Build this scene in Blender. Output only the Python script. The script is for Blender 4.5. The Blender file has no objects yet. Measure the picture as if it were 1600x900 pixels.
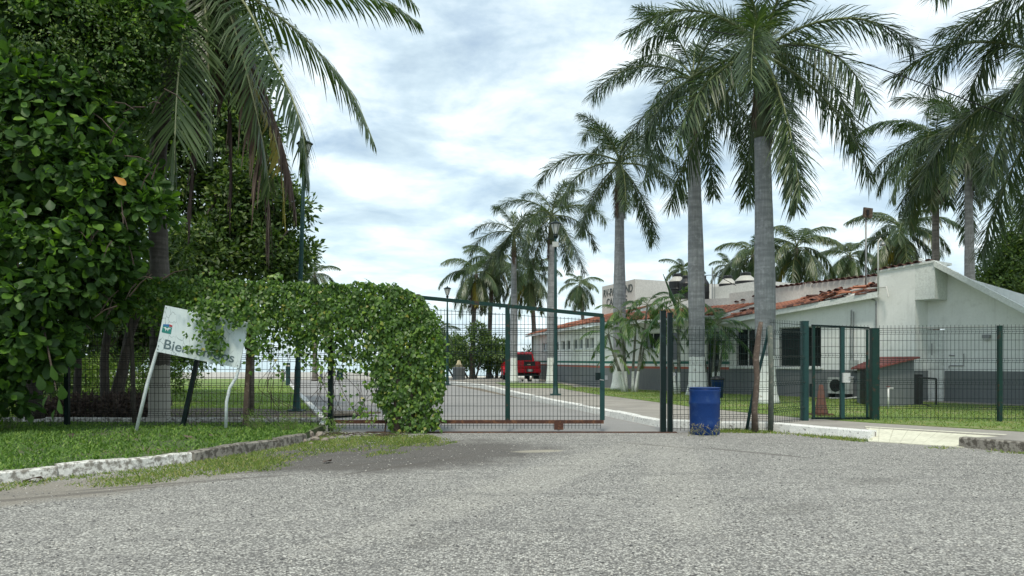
import bpy, math, random
import numpy as np
from mathutils import Vector, Matrix
R = math.radians
random.seed(7)
rs = np.random.RandomState(11)
SC = bpy.context.scene
COL = SC.collection
# ------------------------------------------------------------------ camera
F, H, CY = 1200.0, 1.55, 562.0
cam = bpy.data.cameras.new('camera'); camo = bpy.data.objects.new('camera', cam); COL.objects.link(camo)
camo.location = (0, 0, H); camo.rotation_euler = (R(90), 0, 0)
cam.sensor_width = 36; cam.lens = 27.0; cam.shift_y = 0.07; cam.clip_start = 0.1; cam.clip_end = 9000
SC.camera = camo
def at(px, py, Y): return Vector(((px-800)/F*Y, Y, H+(CY-py)/F*Y))
# ------------------------------------------------------------------ world, sun, exposure
SUN_EL, SUN_AZ = 62.0, 188.0      # azimuth from +Y clockwise
w = bpy.data.worlds.new('World'); SC.world = w; w.use_nodes = True
nt = w.node_tree; nt.nodes.clear()
def N(tree, t, **k):
    n = tree.nodes.new(t)
    for a, b in k.items():
        if a.startswith('i_'):
            key = a[2:]
            key = int(key) if key.isdigit() else key.replace('_', ' ')
            n.inputs[key].default_value = b
        else: setattr(n, a, b)
    return n
out = N(nt, 'ShaderNodeOutputWorld')
sky = N(nt, 'ShaderNodeTexSky', sky_type='NISHITA', sun_disc=False, sun_elevation=R(SUN_EL), sun_rotation=R(SUN_AZ), air_density=1.0, dust_density=2.0, ozone_density=1.5)
bg1 = N(nt, 'ShaderNodeBackground', i_Strength=0.11); nt.links.new(sky.outputs[0], bg1.inputs[0])
geo = N(nt, 'ShaderNodeTexCoord')
sep = N(nt, 'ShaderNodeSeparateXYZ'); nt.links.new(geo.outputs['Generated'], sep.inputs[0])
def M_(tree, op, a, b=None, clamp=False):
    n = tree.nodes.new('ShaderNodeMath'); n.operation = op; n.use_clamp = clamp
    for i, v in enumerate((a, b)):
        if v is None: continue
        if isinstance(v, (int, float)): n.inputs[i].default_value = v
        else: tree.links.new(v, n.inputs[i])
    return n.outputs[0]
zc = M_(nt, 'ADD', M_(nt, 'MAXIMUM', sep.outputs[2], 0.0), 0.16)
cmb = N(nt, 'ShaderNodeCombineXYZ')
nt.links.new(M_(nt, 'DIVIDE', sep.outputs[0], zc), cmb.inputs[0]); nt.links.new(M_(nt, 'DIVIDE', sep.outputs[1], zc), cmb.inputs[1])
def ramp(tree, fac, stops, interp='LINEAR'):
    n = tree.nodes.new('ShaderNodeValToRGB'); n.color_ramp.interpolation = interp
    e = n.color_ramp.elements
    while len(e) < len(stops): e.new(0.5)
    for i, (p, c) in enumerate(stops):
        e[i].position = p
        e[i].color = (c, c, c, 1) if isinstance(c, (int, float)) else (*c, 1)
    tree.links.new(fac, n.inputs[0]); return n.outputs[0]
def noise(tree, vec, scale, detail=4, rough=0.5, dist=0.0, out=0):
    n = N(tree, 'ShaderNodeTexNoise', i_Scale=scale, i_Detail=detail, i_Roughness=rough, i_Distortion=dist)
    if vec is not None: tree.links.new(vec, n.inputs['Vector'])
    return n.outputs[out]
def mixc(tree, fac, a, b, mode='MIX'):
    n = tree.nodes.new('ShaderNodeMix'); n.data_type = 'RGBA'; n.blend_type = mode
    for s, v in ((0, fac), (6, a), (7, b)):
        if isinstance(v, (int, float)): n.inputs[s].default_value = v
        elif isinstance(v, tuple): n.inputs[s].default_value = (*v, 1)
        else: tree.links.new(v, n.inputs[s])
    return n.outputs[2]
n1 = noise(nt, cmb.outputs[0], 0.75, 3, 0.5, 0.3)
n2 = noise(nt, cmb.outputs[0], 3.2, 7, 0.62, 0.25)
n3 = noise(nt, cmb.outputs[0], 1.6, 5, 0.55, 0.5)
cover = ramp(nt, M_(nt, 'ADD', M_(nt, 'MULTIPLY', n1, 0.55), M_(nt, 'MULTIPLY', n2, 0.45)), [(0.37, 0.55), (0.48, 0.85), (0.6, 1.0)])
shade = ramp(nt, M_(nt, 'ADD', M_(nt, 'MULTIPLY', n3, 0.64), M_(nt, 'MULTIPLY', n2, 0.36)), [(0.37, (0.31, 0.405, 0.48)), (0.48, (0.48, 0.59, 0.65)), (0.62, (0.82, 0.885, 0.90))])
hz = ramp(nt, sep.outputs[2], [(0.0, 1.0), (0.30, 0.0)])
shade2 = mixc(nt, M_(nt, 'MULTIPLY', hz, 0.55), shade, (0.64, 0.79, 0.83))
bg2 = N(nt, 'ShaderNodeBackground', i_Strength=0.84); nt.links.new(shade2, bg2.inputs[0])
ms = N(nt, 'ShaderNodeMixShader'); nt.links.new(cover, ms.inputs[0]); nt.links.new(bg1.outputs[0], ms.inputs[1]); nt.links.new(bg2.outputs[0], ms.inputs[2])
nt.links.new(ms.outputs[0], out.inputs[0])
sl = bpy.data.lights.new('sun', 'SUN'); sl.energy = 1.5; sl.angle = R(10); sl.color = (1.0, 0.94, 0.80)
so = bpy.data.objects.new('sun', sl); COL.objects.link(so)
az = R(SUN_AZ); el = R(SUN_EL)
sd = Vector((math.sin(az)*math.cos(el), math.cos(az)*math.cos(el), math.sin(el)))
so.rotation_euler = sd.to_track_quat('Z', 'Y').to_euler()
so.location = (0, 0, 40)
SC.view_settings.view_transform = 'Standard'; SC.view_settings.look = 'None'
SC.view_settings.exposure = 0.87; SC.view_settings.gamma = 1.0; SC.view_settings.use_curve_mapping = False
SC.render.resolution_x = 1024; SC.render.resolution_y = 576
try:
    SC.cycles.max_bounces = 6; SC.cycles.transparent_max_bounces = 8; SC.cycles.use_denoising = True
except Exception: pass
# ------------------------------------------------------------------ materials
def mat(name):
    m = bpy.data.materials.new(name); m.use_nodes = True
    t = m.node_tree; b = t.nodes['Principled BSDF']
    return m, t, b
def coords(t, kind='Object'):
    return t.nodes.new('ShaderNodeTexCoord').outputs[kind]
def bump(t, b, h, strength=0.3, dist=0.02):
    n = N(t, 'ShaderNodeBump', i_Strength=strength, i_Distance=dist); t.links.new(h, n.inputs['Height']); t.links.new(n.outputs[0], b.inputs['Normal'])
def paint(name, c1, c2=None, scale=3.0, lo=0.5, hi=0.62, rough=0.6, metal=0.0, c3=None, bstr=0.15, fine=40.0):
    """base colour with a fine mottling; c2 = wear colour showing through in patches"""
    m, t, b = mat(name); v = coords(t)
    f = noise(t, v, fine, 3, 0.6)
    c = mixc(t, ramp(t, f, [(0.3, 0.0), (0.7, 1.0)]), tuple(x*0.82 for x in c1), tuple(min(1, x*1.12) for x in c1))
    g = noise(t, v, scale*0.35, 4, 0.6)
    c = mixc(t, M_(t, 'MULTIPLY', ramp(t, g, [(0.35, 1.0), (0.6, 0.0)]), 0.35), c, c3 if c3 else tuple(x*0.6 for x in c1))
    if c2:
        w_ = noise(t, v, scale, 6, 0.65)
        c = mixc(t, ramp(t, w_, [(lo, 0.0), (hi, 1.0)]), c, c2)
    t.links.new(c, b.inputs['Base Color'])
    b.inputs['Roughness'].default_value = rough; b.inputs['Metallic'].default_value = metal
    bump(t, b, f, bstr, 0.01)
    if name.endswith('green_paint') or name in ('teal_paint', 'wire_coating', 'blue_plastic'): b.inputs['Specular IOR Level'].default_value = 0.2
    return m
def leafmat(name, stops, trans=0.35, rough=0.42, spec=0.5, tcol=(1.3, 1.5, 0.5)):
    m, t, b = mat(name)
    a = N(t, 'ShaderNodeAttribute', attribute_name='tint')
    oi = t.nodes.new('ShaderNodeObjectInfo')
    f = M_(t, 'FRACT', M_(t, 'ADD', a.outputs['Fac'], M_(t, 'MULTIPLY', oi.outputs['Random'], 0.9)))
    c = ramp(t, f, stops)
    nn = noise(t, coords(t), 9.0, 2, 0.5)
    c = mixc(t, M_(t, 'MULTIPLY', nn, 0.35), c, tuple(x*0.6 for x in stops[0][1]))
    t.links.new(c, b.inputs['Base Color']); b.inputs['Roughness'].default_value = rough
    b.inputs['Specular IOR Level'].default_value = spec
    tr = t.nodes.new('ShaderNodeBsdfTranslucent')
    tc = mixc(t, 1.0, c, tcol, 'MULTIPLY'); t.links.new(tc, tr.inputs[0])
    mx = t.nodes.new('ShaderNodeMixShader'); mx.inputs[0].default_value = trans
    o = t.nodes['Material Output']
    t.links.new(b.outputs[0], mx.inputs[1]); t.links.new(tr.outputs[0], mx.inputs[2]); t.links.new(mx.outputs[0], o.inputs[0])
    return m
MT = {}
# chip-seal gravel road with damp dark soil patch and faint wheel streaks
def gravel_mat():
    m, t, b = mat('gravel_chips'); v = coords(t)
    vo = N(t, 'ShaderNodeTexVoronoi', i_Scale=56.0); t.links.new(v, vo.inputs['Vector'])
    sp = t.nodes.new('ShaderNodeSeparateColor'); t.links.new(vo.outputs['Color'], sp.inputs[0])
    c = ramp(t, sp.outputs[0], [(0.0, (0.06, 0.058, 0.053)), (0.25, (0.19, 0.184, 0.168)), (0.5, (0.365, 0.355, 0.322)), (0.75, (0.58, 0.565, 0.51)), (1.0, (0.88, 0.86, 0.78))])
    gap = ramp(t, vo.outputs['Distance'], [(0.35, 1.0), (0.75, 0.22)])
    c = mixc(t, 1.0, c, gap, 'MULTIPLY')
    fine = noise(t, v, 120.0, 3, 0.7)
    c = mixc(t, 0.22, c, ramp(t, fine, [(0.3, (0.10, 0.10, 0.10)), (0.7, (0.52, 0.51, 0.49))]))
    big = noise(t, v, 0.35, 5, 0.6)
    c = mixc(t, ramp(t, big, [(0.35, 0.0), (0.7, 0.30)]), c, (0.40, 0.39, 0.36))
    med = noise(t, v, 2.3, 5, 0.65)
    c = mixc(t, M_(t, 'MULTIPLY', ramp(t, med, [(0.42, 1.0), (0.58, 0.0)]), 0.25), c, (0.17, 0.165, 0.16))
    # dirt tongue (shape of its own): an ellipse stretched along the kerb-side wheel path
    sx = t.nodes.new('ShaderNodeSeparateXYZ'); t.links.new(v, sx.inputs[0])
    wob = M_(t, 'MULTIPLY', M_(t, 'SUBTRACT', noise(t, v, 1.3, 5, 0.65), 0.5), 1.3)
    def ell(cx, cy, ax, ay, rot):
        cr, sr = math.cos(rot), math.sin(rot)
        dx = M_(t, 'SUBTRACT', sx.outputs[0], cx); dy = M_(t, 'SUBTRACT', sx.outputs[1], cy)
        a_ = M_(t, 'DIVIDE', M_(t, 'ADD', M_(t, 'MULTIPLY', dx, cr), M_(t, 'MULTIPLY', dy, sr)), ax)
        b_ = M_(t, 'DIVIDE', M_(t, 'SUBTRACT', M_(t, 'MULTIPLY', dy, cr), M_(t, 'MULTIPLY', dx, sr)), ay)
        d = M_(t, 'ADD', M_(t, 'MULTIPLY', a_, a_), M_(t, 'MULTIPLY', b_, b_))
        return ramp(t, M_(t, 'ADD', d, wob), [(0.45, 1.0), (1.0, 0.0)])
    e1 = ell(-1.9, 12.6, 3.2, 2.2, R(28))
    soil = ramp(t, noise(t, v, 60, 4, 0.7), [(0.3, (0.045, 0.04, 0.037)), (0.5, (0.10, 0.093, 0.086)), (0.72, (0.24, 0.225, 0.205))])
    c = mixc(t, M_(t, 'MULTIPLY', e1, 0.85), c, soil)
    e2 = ell(-6.0, 8.6, 3.6, 0.95, R(44))
    soil2 = ramp(t, noise(t, v, 50, 4, 0.7), [(0.3, (0.14, 0.125, 0.105)), (0.7, (0.36, 0.33, 0.28))])
    c = mixc(t, M_(t, 'MULTIPLY', e2, 0.8), c, soil2)
    e3 = ell(0.45, 13.0, 0.5, 0.22, 0.2)
    c = mixc(t, M_(t, 'MULTIPLY', e3, 0.5), c, (0.50, 0.46, 0.36))
    for a_ in ((-1.5, 11.3, 1.7, .10, R(51)), (-1.9, 11.7, 1.2, .08, R(48)), (-4.0, 9.75, 1.7, .09, R(30)), (-5.1, 8.8, 1.6, .10, R(36)), (4.0, 12.85, 1.3, .12, R(-47)), (2.6, 13.9, 1.0, .10, R(-40)), (-2.9, 12.4, 1.3, .09, R(35)), (-3.2, 10.9, 1.0, .07, R(40))):
        c = mixc(t, M_(t, 'MULTIPLY', ell(*a_), 0.55), c, (0.11, 0.10, 0.09))
    for a_ in ((0.6, 10.6, 5.5, .55, R(64)), (2.3, 10.8, 5.0, .5, R(80))):
        c = mixc(t, M_(t, 'MULTIPLY', ell(*a_), 0.16), c, (0.50, 0.48, 0.42))
    for a_ in ((2.9, 8.0, .5, .3, .5), (-0.7, 6.6, .35, .25, 1.2), (4.6, 9.8, .6, .35, .2)):
        c = mixc(t, M_(t, 'MULTIPLY', ell(*a_), 0.22), c, (0.10, 0.095, 0.085))
    # streaks
    mp = N(t, 'ShaderNodeMapping'); t.links.new(v, mp.inputs[0]); mp.inputs['Rotation'].default_value = (0, 0, R(-24)); mp.inputs['Scale'].default_value = (0.18, 1.6, 1)
    stn = noise(t, mp.outputs[0], 1.6, 3, 0.5)
    c = mixc(t, M_(t, 'MULTIPLY', ramp(t, stn, [(0.56, 0.0), (0.66, 1.0)]), 0.22), c, (0.10, 0.10, 0.10))
    t.links.new(c, b.inputs['Base Color']); b.inputs['Roughness'].default_value = 0.95; b.inputs['Specular IOR Level'].default_value = 0.15
    hh = M_(t, 'ADD', M_(t, 'MULTIPLY', vo.outputs['Distance'], -1.0), M_(t, 'MULTIPLY', fine, 0.3))
    bump(t, b, hh, 0.6, 0.012)
    return m
MT['gravel'] = gravel_mat()
def ground_mat(name, stops, s1=1.5, s2=30, mixs=(0.4, 0.6), second=None, rough=0.95, bstr=0.5):
    m, t, b = mat(name); v = coords(t)
    f = noise(t, v, s2, 5, 0.7); c = ramp(t, f, stops)
    if second:
        g = noise(t, v, s1, 6, 0.65)
        c = mixc(t, ramp(t, g, [(mixs[0], 0.0), (mixs[1], 1.0)]), c, second)
    t.links.new(c, b.inputs['Base Color']); b.inputs['Roughness'].default_value = rough
    bump(t, b, f, bstr, 0.02); return m
MT['soil'] = ground_mat('soil', [(0.3, (0.09, 0.075, 0.055)), (0.7, (0.26, 0.22, 0.17))])
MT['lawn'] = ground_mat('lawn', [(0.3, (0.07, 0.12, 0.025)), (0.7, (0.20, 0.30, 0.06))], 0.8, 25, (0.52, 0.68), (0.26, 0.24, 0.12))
MT['verge_ground'] = ground_mat('verge_soil', [(0.3, (0.035, 0.06, 0.02)), (0.7, (0.10, 0.14, 0.05))], 1.2, 25, (0.5, 0.7), (0.16, 0.13, 0.09))  # dark green verge ground with brown soil patches
MT['drive'] = ground_mat('drive_asphalt', [(0.3, (0.20, 0.195, 0.19)), (0.7, (0.36, 0.35, 0.335))], 0.5, 60, (0.35, 0.7), (0.24, 0.235, 0.225), 0.9, 0.3)
MT['walk'] = ground_mat('walk_concrete', [(0.3, (0.27, 0.25, 0.22)), (0.7, (0.40, 0.375, 0.33))], 0.9, 20, (0.4, 0.7), (0.24, 0.225, 0.20), 0.9, 0.15)
MT['ramp'] = ground_mat('ramp_concrete', [(0.3, (0.55, 0.54, 0.42)), (0.7, (0.76, 0.74, 0.60))], 2.0, 14, (0.45, 0.75), (0.48, 0.46, 0.36), 0.85, 0.15)
MT['sand'] = ground_mat('sand', [(0.3, (0.50, 0.45, 0.36)), (0.7, (0.62, 0.57, 0.47))], 0.3, 8)
MT['kerb'] = paint('kerb_paint', (0.80, 0.80, 0.76), (0.20, 0.19, 0.17), 16.0, 0.58, 0.66, 0.8, bstr=0.4)
MT['kerb_old'] = paint('old_kerb_paint', (0.72, 0.71, 0.66), (0.22, 0.205, 0.175), 14.0, 0.44, 0.58, 0.85, bstr=0.6)
MT['kerb_dark'] = paint('bare_kerb', (0.27, 0.25, 0.215), (0.09, 0.08, 0.065), 12.0, 0.46, 0.56, 0.9, bstr=0.6)
MT['green'] = paint('green_paint', (0.010, 0.038, 0.031), (0.060, 0.038, 0.026), 9.0, 0.56, 0.64, 0.45)
MT['teal'] = paint('teal_paint', (0.019, 0.060, 0.058), (0.03, 0.05, 0.045), 9.0, 0.60, 0.68, 0.5)
MT['dgreen'] = paint('dark_green_paint', (0.004, 0.013, 0.012), (0.012, 0.028, 0.028), 9.0, 0.55, 0.7, 0.4)
MT['wire'] = paint('wire_coating', (0.007, 0.022, 0.021), (0.03, 0.03, 0.025), 14.0, 0.55, 0.7, 0.5)
MT['wire_rust'] = paint('rusty_wire', (0.014, 0.013, 0.012), (0.05, 0.032, 0.02), 9.0, 0.55, 0.7, 0.8)
MT['rust'] = paint('rusty_steel', (0.075, 0.030, 0.018), (0.17, 0.075, 0.035), 10.0, 0.5, 0.65, 0.85)
MT['wood'] = paint('weathered_wood', (0.10, 0.072, 0.055), (0.20, 0.16, 0.13), 12.0, 0.52, 0.7, 0.9, bstr=0.5)
MT['greywood'] = paint('grey_painted_post', (0.10, 0.12, 0.10), (0.22, 0.20, 0.17), 12.0, 0.52, 0.7, 0.9, bstr=0.5)
MT['whitepost'] = paint('white_pole', (0.66, 0.72, 0.72), (0.35, 0.36, 0.33), 10.0, 0.6, 0.7, 0.5)
MT['white'] = paint('white_render', (0.76, 0.79, 0.77), (0.60, 0.62, 0.59), 1.2, 0.52, 0.75, 0.85, c3=(0.62, 0.65, 0.61), bstr=0.1, fine=15)
MT['cream'] = paint('cream_render', (0.68, 0.67, 0.64), (0.55, 0.54, 0.50), 1.0, 0.52, 0.75, 0.85, c3=(0.58, 0.57, 0.53), bstr=0.1, fine=12)
MT['blue'] = paint('blue_plastic', (0.008, 0.038, 0.16), (0.025, 0.06, 0.17), 6.0, 0.52, 0.7, 0.4)
MT['cone'] = paint('faded_cone', (0.13, 0.055, 0.038), (0.09, 0.055, 0.045), 9.0, 0.5, 0.65, 0.8)
MT['black'] = paint('black_plastic', (0.012, 0.013, 0.014), None, rough=0.45)
MT['tank_white'] = paint('beige_plastic', (0.52, 0.51, 0.47), None, rough=0.5)
MT['steel'] = paint('dull_steel', (0.33, 0.34, 0.34), (0.18, 0.15, 0.12), 10, 0.58, 0.7, 0.5, 0.6)
MT['pvc'] = paint('white_pvc', (0.72, 0.72, 0.69), None, rough=0.5)
MT['ac'] = paint('ac_casing', (0.50, 0.52, 0.50), (0.25, 0.22, 0.18), 9, 0.6, 0.7, 0.6)
MT['red'] = paint('red_car_paint', (0.46, 0.010, 0.022), None, rough=0.22, bstr=0.0)
MT['rubber'] = paint('rubber', (0.015, 0.015, 0.016), None, rough=0.8)
MT['lampglass'] = paint('frosted_lamp_glass', (0.55, 0.57, 0.55), None, rough=0.35)
MT['yellow'] = paint('yellow_paint', (0.55, 0.48, 0.30), (0.4, 0.34, 0.2), 8, 0.55, 0.7, 0.7)
MT['redroof'] = paint('red_sheet', (0.22, 0.055, 0.045), (0.22, 0.08, 0.06), 6, 0.5, 0.7, 0.6)
MT['tile'] = paint('clay_tile', (0.42, 0.155, 0.09), (0.13, 0.06, 0.045), 5.0, 0.53, 0.66, 0.85, c3=(0.50, 0.24, 0.15))
MT['tile_dark'] = paint('dark_clay_tile', (0.10, 0.045, 0.035), (0.28, 0.11, 0.07), 5.0, 0.56, 0.66, 0.85)
MT['ink'] = paint('sign_ink', (0.11, 0.165, 0.18), (0.30, 0.36, 0.36), 18, 0.60, 0.70, 0.6)
MT['ink_grey'] = paint('wall_lettering_paint', (0.06, 0.085, 0.085), None, rough=0.7)
MT['logo_teal'] = paint('logo_teal', (0.02, 0.24, 0.20), None, rough=0.5)
MT['logo_blue'] = paint('logo_blue', (0.03, 0.16, 0.38), None, rough=0.5)
MT['logo_red'] = paint('logo_red', (0.45, 0.05, 0.06), None, rough=0.5)
MT['twig'] = paint('twig_bark', (0.055, 0.038, 0.028), (0.12, 0.09, 0.07), 10, 0.5, 0.7, 0.9)
MT['stone'] = paint('loose_stone', (0.30, 0.26, 0.22), (0.14, 0.11, 0.09), 9, 0.5, 0.65, 0.95, bstr=0.5)
def glass_mat(name, col, rough=0.08):
    m, t, b = mat(name); b.inputs['Base Color'].default_value = (*col, 1); b.inputs['Roughness'].default_value = rough
    b.inputs['Specular IOR Level'].default_value = 0.6; return m
MT['glass'] = glass_mat('dark_window_glass', (0.018, 0.024, 0.026))
MT['glass_pale'] = glass_mat('pale_window_glass', (0.10, 0.13, 0.14), 0.15)
MT['tail'] = glass_mat('tail_lamp_red', (0.25, 0.005, 0.008), 0.15)
def sea_mat():
    m, t, b = mat('sea_water'); v = coords(t)
    mp = N(t, 'ShaderNodeMapping'); t.links.new(v, mp.inputs[0]); mp.inputs['Scale'].default_value = (0.05, 0.4, 1)
    f = noise(t, mp.outputs[0], 1.0, 5, 0.6)
    t.links.new(ramp(t, f, [(0.35, (0.30, 0.42, 0.44)), (0.7, (0.58, 0.66, 0.67))]), b.inputs['Base Color'])
    b.inputs['Roughness'].default_value = 0.25; bump(t, b, f, 0.5, 0.3); return m
MT['sea'] = sea_mat()
def banded_wall(name, base, lo_c, bands):
    """painted render: grey dado up to a height and painted stripes above, as on the real walls"""
    m, t, b = mat(name); v = coords(t)
    f = noise(t, v, 14, 4, 0.6); g = noise(t, v, 1.1, 5, 0.6)
    def var(c, k=0.16): return mixc(t, f, tuple(x*(1-k) for x in c), tuple(min(1, x*(1+k*0.5)) for x in c))
    c = mixc(t, M_(t, 'MULTIPLY', ramp(t, g, [(0.4, 0.0), (0.7, 1.0)]), 0.3), var(base, 0.1), tuple(x*0.72 for x in base))
    g2 = t.nodes.new('ShaderNodeNewGeometry'); sx = t.nodes.new('ShaderNodeSeparateXYZ'); t.links.new(g2.outputs['Position'], sx.inputs[0])
    for z0, z1, cc in bands:
        k = M_(t, 'MULTIPLY', M_(t, 'GREATER_THAN', sx.outputs[2], z0), M_(t, 'LESS_THAN', sx.outputs[2], z1))
        c = mixc(t, k, c, var(cc))
    dirt = noise(t, v, 2.5, 5, 0.7)
    c = mixc(t, M_(t, 'MULTIPLY', ramp(t, dirt, [(0.55, 0.0), (0.75, 1.0)]), 0.25), c, (0.3, 0.3, 0.27))
    mp = N(t, 'ShaderNodeMapping'); t.links.new(v, mp.inputs[0]); mp.inputs['Scale'].default_value = (5, 5, .35)
    st = noise(t, mp.outputs[0], 1.5, 6, 0.7)
    c = mixc(t, M_(t, 'MULTIPLY', ramp(t, st, [(0.54, 0.0), (0.76, 1.0)]), 0.25), c, (0.33, 0.34, 0.30))
    t.links.new(c, b.inputs['Base Color']); b.inputs['Roughness'].default_value = 0.88; bump(t, b, f, 0.1, 0.01)
    return m
GREYD = (0.17, 0.185, 0.19)
MT['wall_near'] = banded_wall('white_wall_grey_dado', (0.86, 0.88, 0.86), GREYD, [(-1, 1.18, GREYD)])
MT['wall_far'] = banded_wall('white_wall_striped', (0.82, 0.83, 0.79), GREYD, [(-1, 1.14, GREYD), (1.14, 1.24, (0.42, 0.12, 0.08)), (1.36, 1.48, (0.03, 0.16, 0.12))])
MT['dado'] = banded_wall('grey_shed_render', GREYD, GREYD, [])
def trunk_mat(name, c1, c2, ring=9.0, zp=None, paintc=(0.72, 0.74, 0.72)):
    m, t, b = mat(name)
    g2 = t.nodes.new('ShaderNodeNewGeometry'); sx = t.nodes.new('ShaderNodeSeparateXYZ'); t.links.new(g2.outputs['Position'], sx.inputs[0])
    P = g2.outputs['Position']
    f = noise(t, P, 6, 5, 0.65)
    mp = N(t, 'ShaderNodeMapping'); t.links.new(P, mp.inputs[0]); mp.inputs['Scale'].default_value = (0.6, 0.6, ring)
    rg = noise(t, mp.outputs[0], 1.3, 3, 0.5)
    mv = N(t, 'ShaderNodeMapping'); t.links.new(P, mv.inputs[0]); mv.inputs['Scale'].default_value = (14, 14, 0.7)
    sv = noise(t, mv.outputs[0], 1.5, 4, 0.6)
    c = mixc(t, ramp(t, rg, [(0.38, 0.0), (0.62, 1.0)]), c1, c2)
    c = mixc(t, M_(t, 'MULTIPLY', ramp(t, sv, [(0.42, 1.0), (0.62, 0.0)]), 0.35), c, tuple(x*0.55 for x in c1))
    c = mixc(t, M_(t, 'MULTIPLY', ramp(t, f, [(0.52, 0.0), (0.7, 1.0)]), 0.5), c, tuple(x*1.5 for x in c2))
    if zp:
        zz = M_(t, 'ADD', sx.outputs[2], M_(t, 'MULTIPLY', M_(t, 'SUBTRACT', f, 0.5), 0.16))
        wp = mixc(t, ramp(t, noise(t, P, 9, 6, 0.7), [(0.57, 0.0), (0.68, 1.0)]), paintc, (0.38, 0.36, 0.31))
        c = mixc(t, M_(t, 'LESS_THAN', zz, zp), c, wp)
    t.links.new(c, b.inputs['Base Color']); b.inputs['Roughness'].default_value = 0.85; bump(t, b, rg, 0.5, 0.03)
    return m
MT['royal_trunk'] = trunk_mat('royal_palm_bark', (0.22, 0.23, 0.24), (0.31, 0.32, 0.33), 6.0, 1.66)
MT['royal_thin'] = trunk_mat('royal_palm_bark_plain', (0.20, 0.20, 0.19), (0.28, 0.28, 0.27), 6.0)
MT['crownshaft'] = trunk_mat('green_crownshaft', (0.055, 0.075, 0.035), (0.085, 0.11, 0.05), 2.0)
MT['coco_trunk'] = trunk_mat('coconut_bark', (0.12, 0.105, 0.09), (0.20, 0.18, 0.155), 9.0)
MT['coco_painted'] = trunk_mat('coconut_bark_limewashed', (0.085, 0.075, 0.065), (0.15, 0.135, 0.12), 9.0, 1.42, (0.46, 0.44, 0.39))
MT['bark'] = trunk_mat('tree_bark', (0.05, 0.042, 0.035), (0.10, 0.085, 0.07), 1.0)
MT['areca_stem'] = trunk_mat('areca_stem_bark', (0.13, 0.14, 0.11), (0.24, 0.25, 0.20), 9.0, 1.05)
MT['royal_leaf'] = leafmat('royal_frond_leaf', [(0.0, (0.032, 0.061, 0.026)), (0.5, (0.052, 0.090, 0.036)), (0.85, (0.079, 0.126, 0.047)), (1.0, (0.143, 0.186, 0.072))], 0.22, 0.42)
MT['coco_leaf'] = leafmat('coconut_frond_leaf', [(0.0, (0.038, 0.070, 0.029)), (0.5, (0.066, 0.110, 0.042)), (0.85, (0.108, 0.156, 0.054)), (1.0, (0.180, 0.186, 0.072))], 0.28, 0.38)
MT['hero_leaf'] = leafmat('hanging_frond_leaf', [(0.0, (0.049, 0.084, 0.035)), (0.6, (0.084, 0.132, 0.049)), (1.0, (0.135, 0.189, 0.074))], 0.30, 0.38)
MT['yellow_leaf'] = leafmat('yellowing_frond_leaf', [(0.0, (0.20, 0.20, 0.03)), (0.6, (0.34, 0.28, 0.04)), (1.0, (0.45, 0.35, 0.08))], 0.35, 0.5)
MT['dead_leaf'] = leafmat('dead_frond_leaf', [(0.0, (0.085, 0.060, 0.050)), (0.6, (0.15, 0.11, 0.095)), (1.0, (0.24, 0.18, 0.14))], 0.15, 0.8, 0.2, (1, 1, 1))
MT['straw'] = leafmat('straw_weed', [(0.0, (0.24, 0.20, 0.10)), (1.0, (0.42, 0.36, 0.20))], 0.2, 0.7)
MT['areca_leaf'] = leafmat('areca_frond_leaf', [(0.0, (0.046, 0.111, 0.039)), (0.6, (0.091, 0.195, 0.058)), (1.0, (0.221, 0.312, 0.078))], 0.3, 0.4)
MT['big_leaf'] = leafmat('sea_almond_leaf', [(0.0, (0.036, 0.081, 0.023)), (0.45, (0.057, 0.123, 0.028)), (0.82, (0.090, 0.189, 0.029)), (0.95, (0.163, 0.323, 0.031)), (1.0, (0.243, 0.431, 0.035))], 0.35, 0.5, 0.35)
MT['old_leaf'] = leafmat('orange_old_leaf', [(0.0, (0.60, 0.30, 0.02)), (1.0, (0.50, 0.20, 0.03))], 0.3, 0.5)
MT['vine_leaf'] = leafmat('vine_leaf', [(0.0, (0.048, 0.108, 0.020)), (0.45, (0.086, 0.178, 0.026)), (0.85, (0.145, 0.268, 0.035)), (0.95, (0.26, 0.40, 0.05)), (1.0, (0.34, 0.30, 0.06))], 0.38, 0.42)
MT['tree_leaf'] = leafmat('dark_tree_leaf', [(0.0, (0.038, 0.083, 0.021)), (0.5, (0.078, 0.144, 0.033)), (0.9, (0.148, 0.231, 0.044)), (1.0, (0.295, 0.398, 0.070))], 0.3, 0.5)
MT['bush_leaf'] = leafmat('sunlit_bush_leaf', [(0.0, (0.08, 0.14, 0.03)), (0.6, (0.15, 0.24, 0.04)), (1.0, (0.30, 0.42, 0.08))], 0.35, 0.5)  # sunlight on the bushes behind the trunks is painted into this leaf colour
MT['grass'] = leafmat('grass_blade', [(0.0, (0.086, 0.143, 0.023)), (0.5, (0.161, 0.237, 0.036)), (0.82, (0.253, 0.330, 0.063)), (0.9, (0.380, 0.352, 0.126)), (1.0, (0.460, 0.396, 0.171))], 0.3, 0.6)
MT['sun_grass'] = leafmat('sunlit_lawn_blade', [(0.0, (0.15, 0.24, 0.03)), (0.6, (0.24, 0.36, 0.05)), (1.0, (0.36, 0.46, 0.10))], 0.35, 0.6)  # brighter, yellower blades: sunlight on the left lawn is put into the colour
MT['verge'] = leafmat('verge_herb', [(0.0, (0.065, 0.138, 0.023)), (0.5, (0.117, 0.230, 0.032)), (0.9, (0.195, 0.333, 0.050)), (1.0, (0.312, 0.414, 0.090))], 0.3, 0.55)
MT['rachis'] = paint('frond_rib', (0.16, 0.19, 0.07), None, rough=0.5)
MT['rachis_pale'] = paint('pale_frond_rib', (0.36, 0.38, 0.20), None, rough=0.5)
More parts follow.
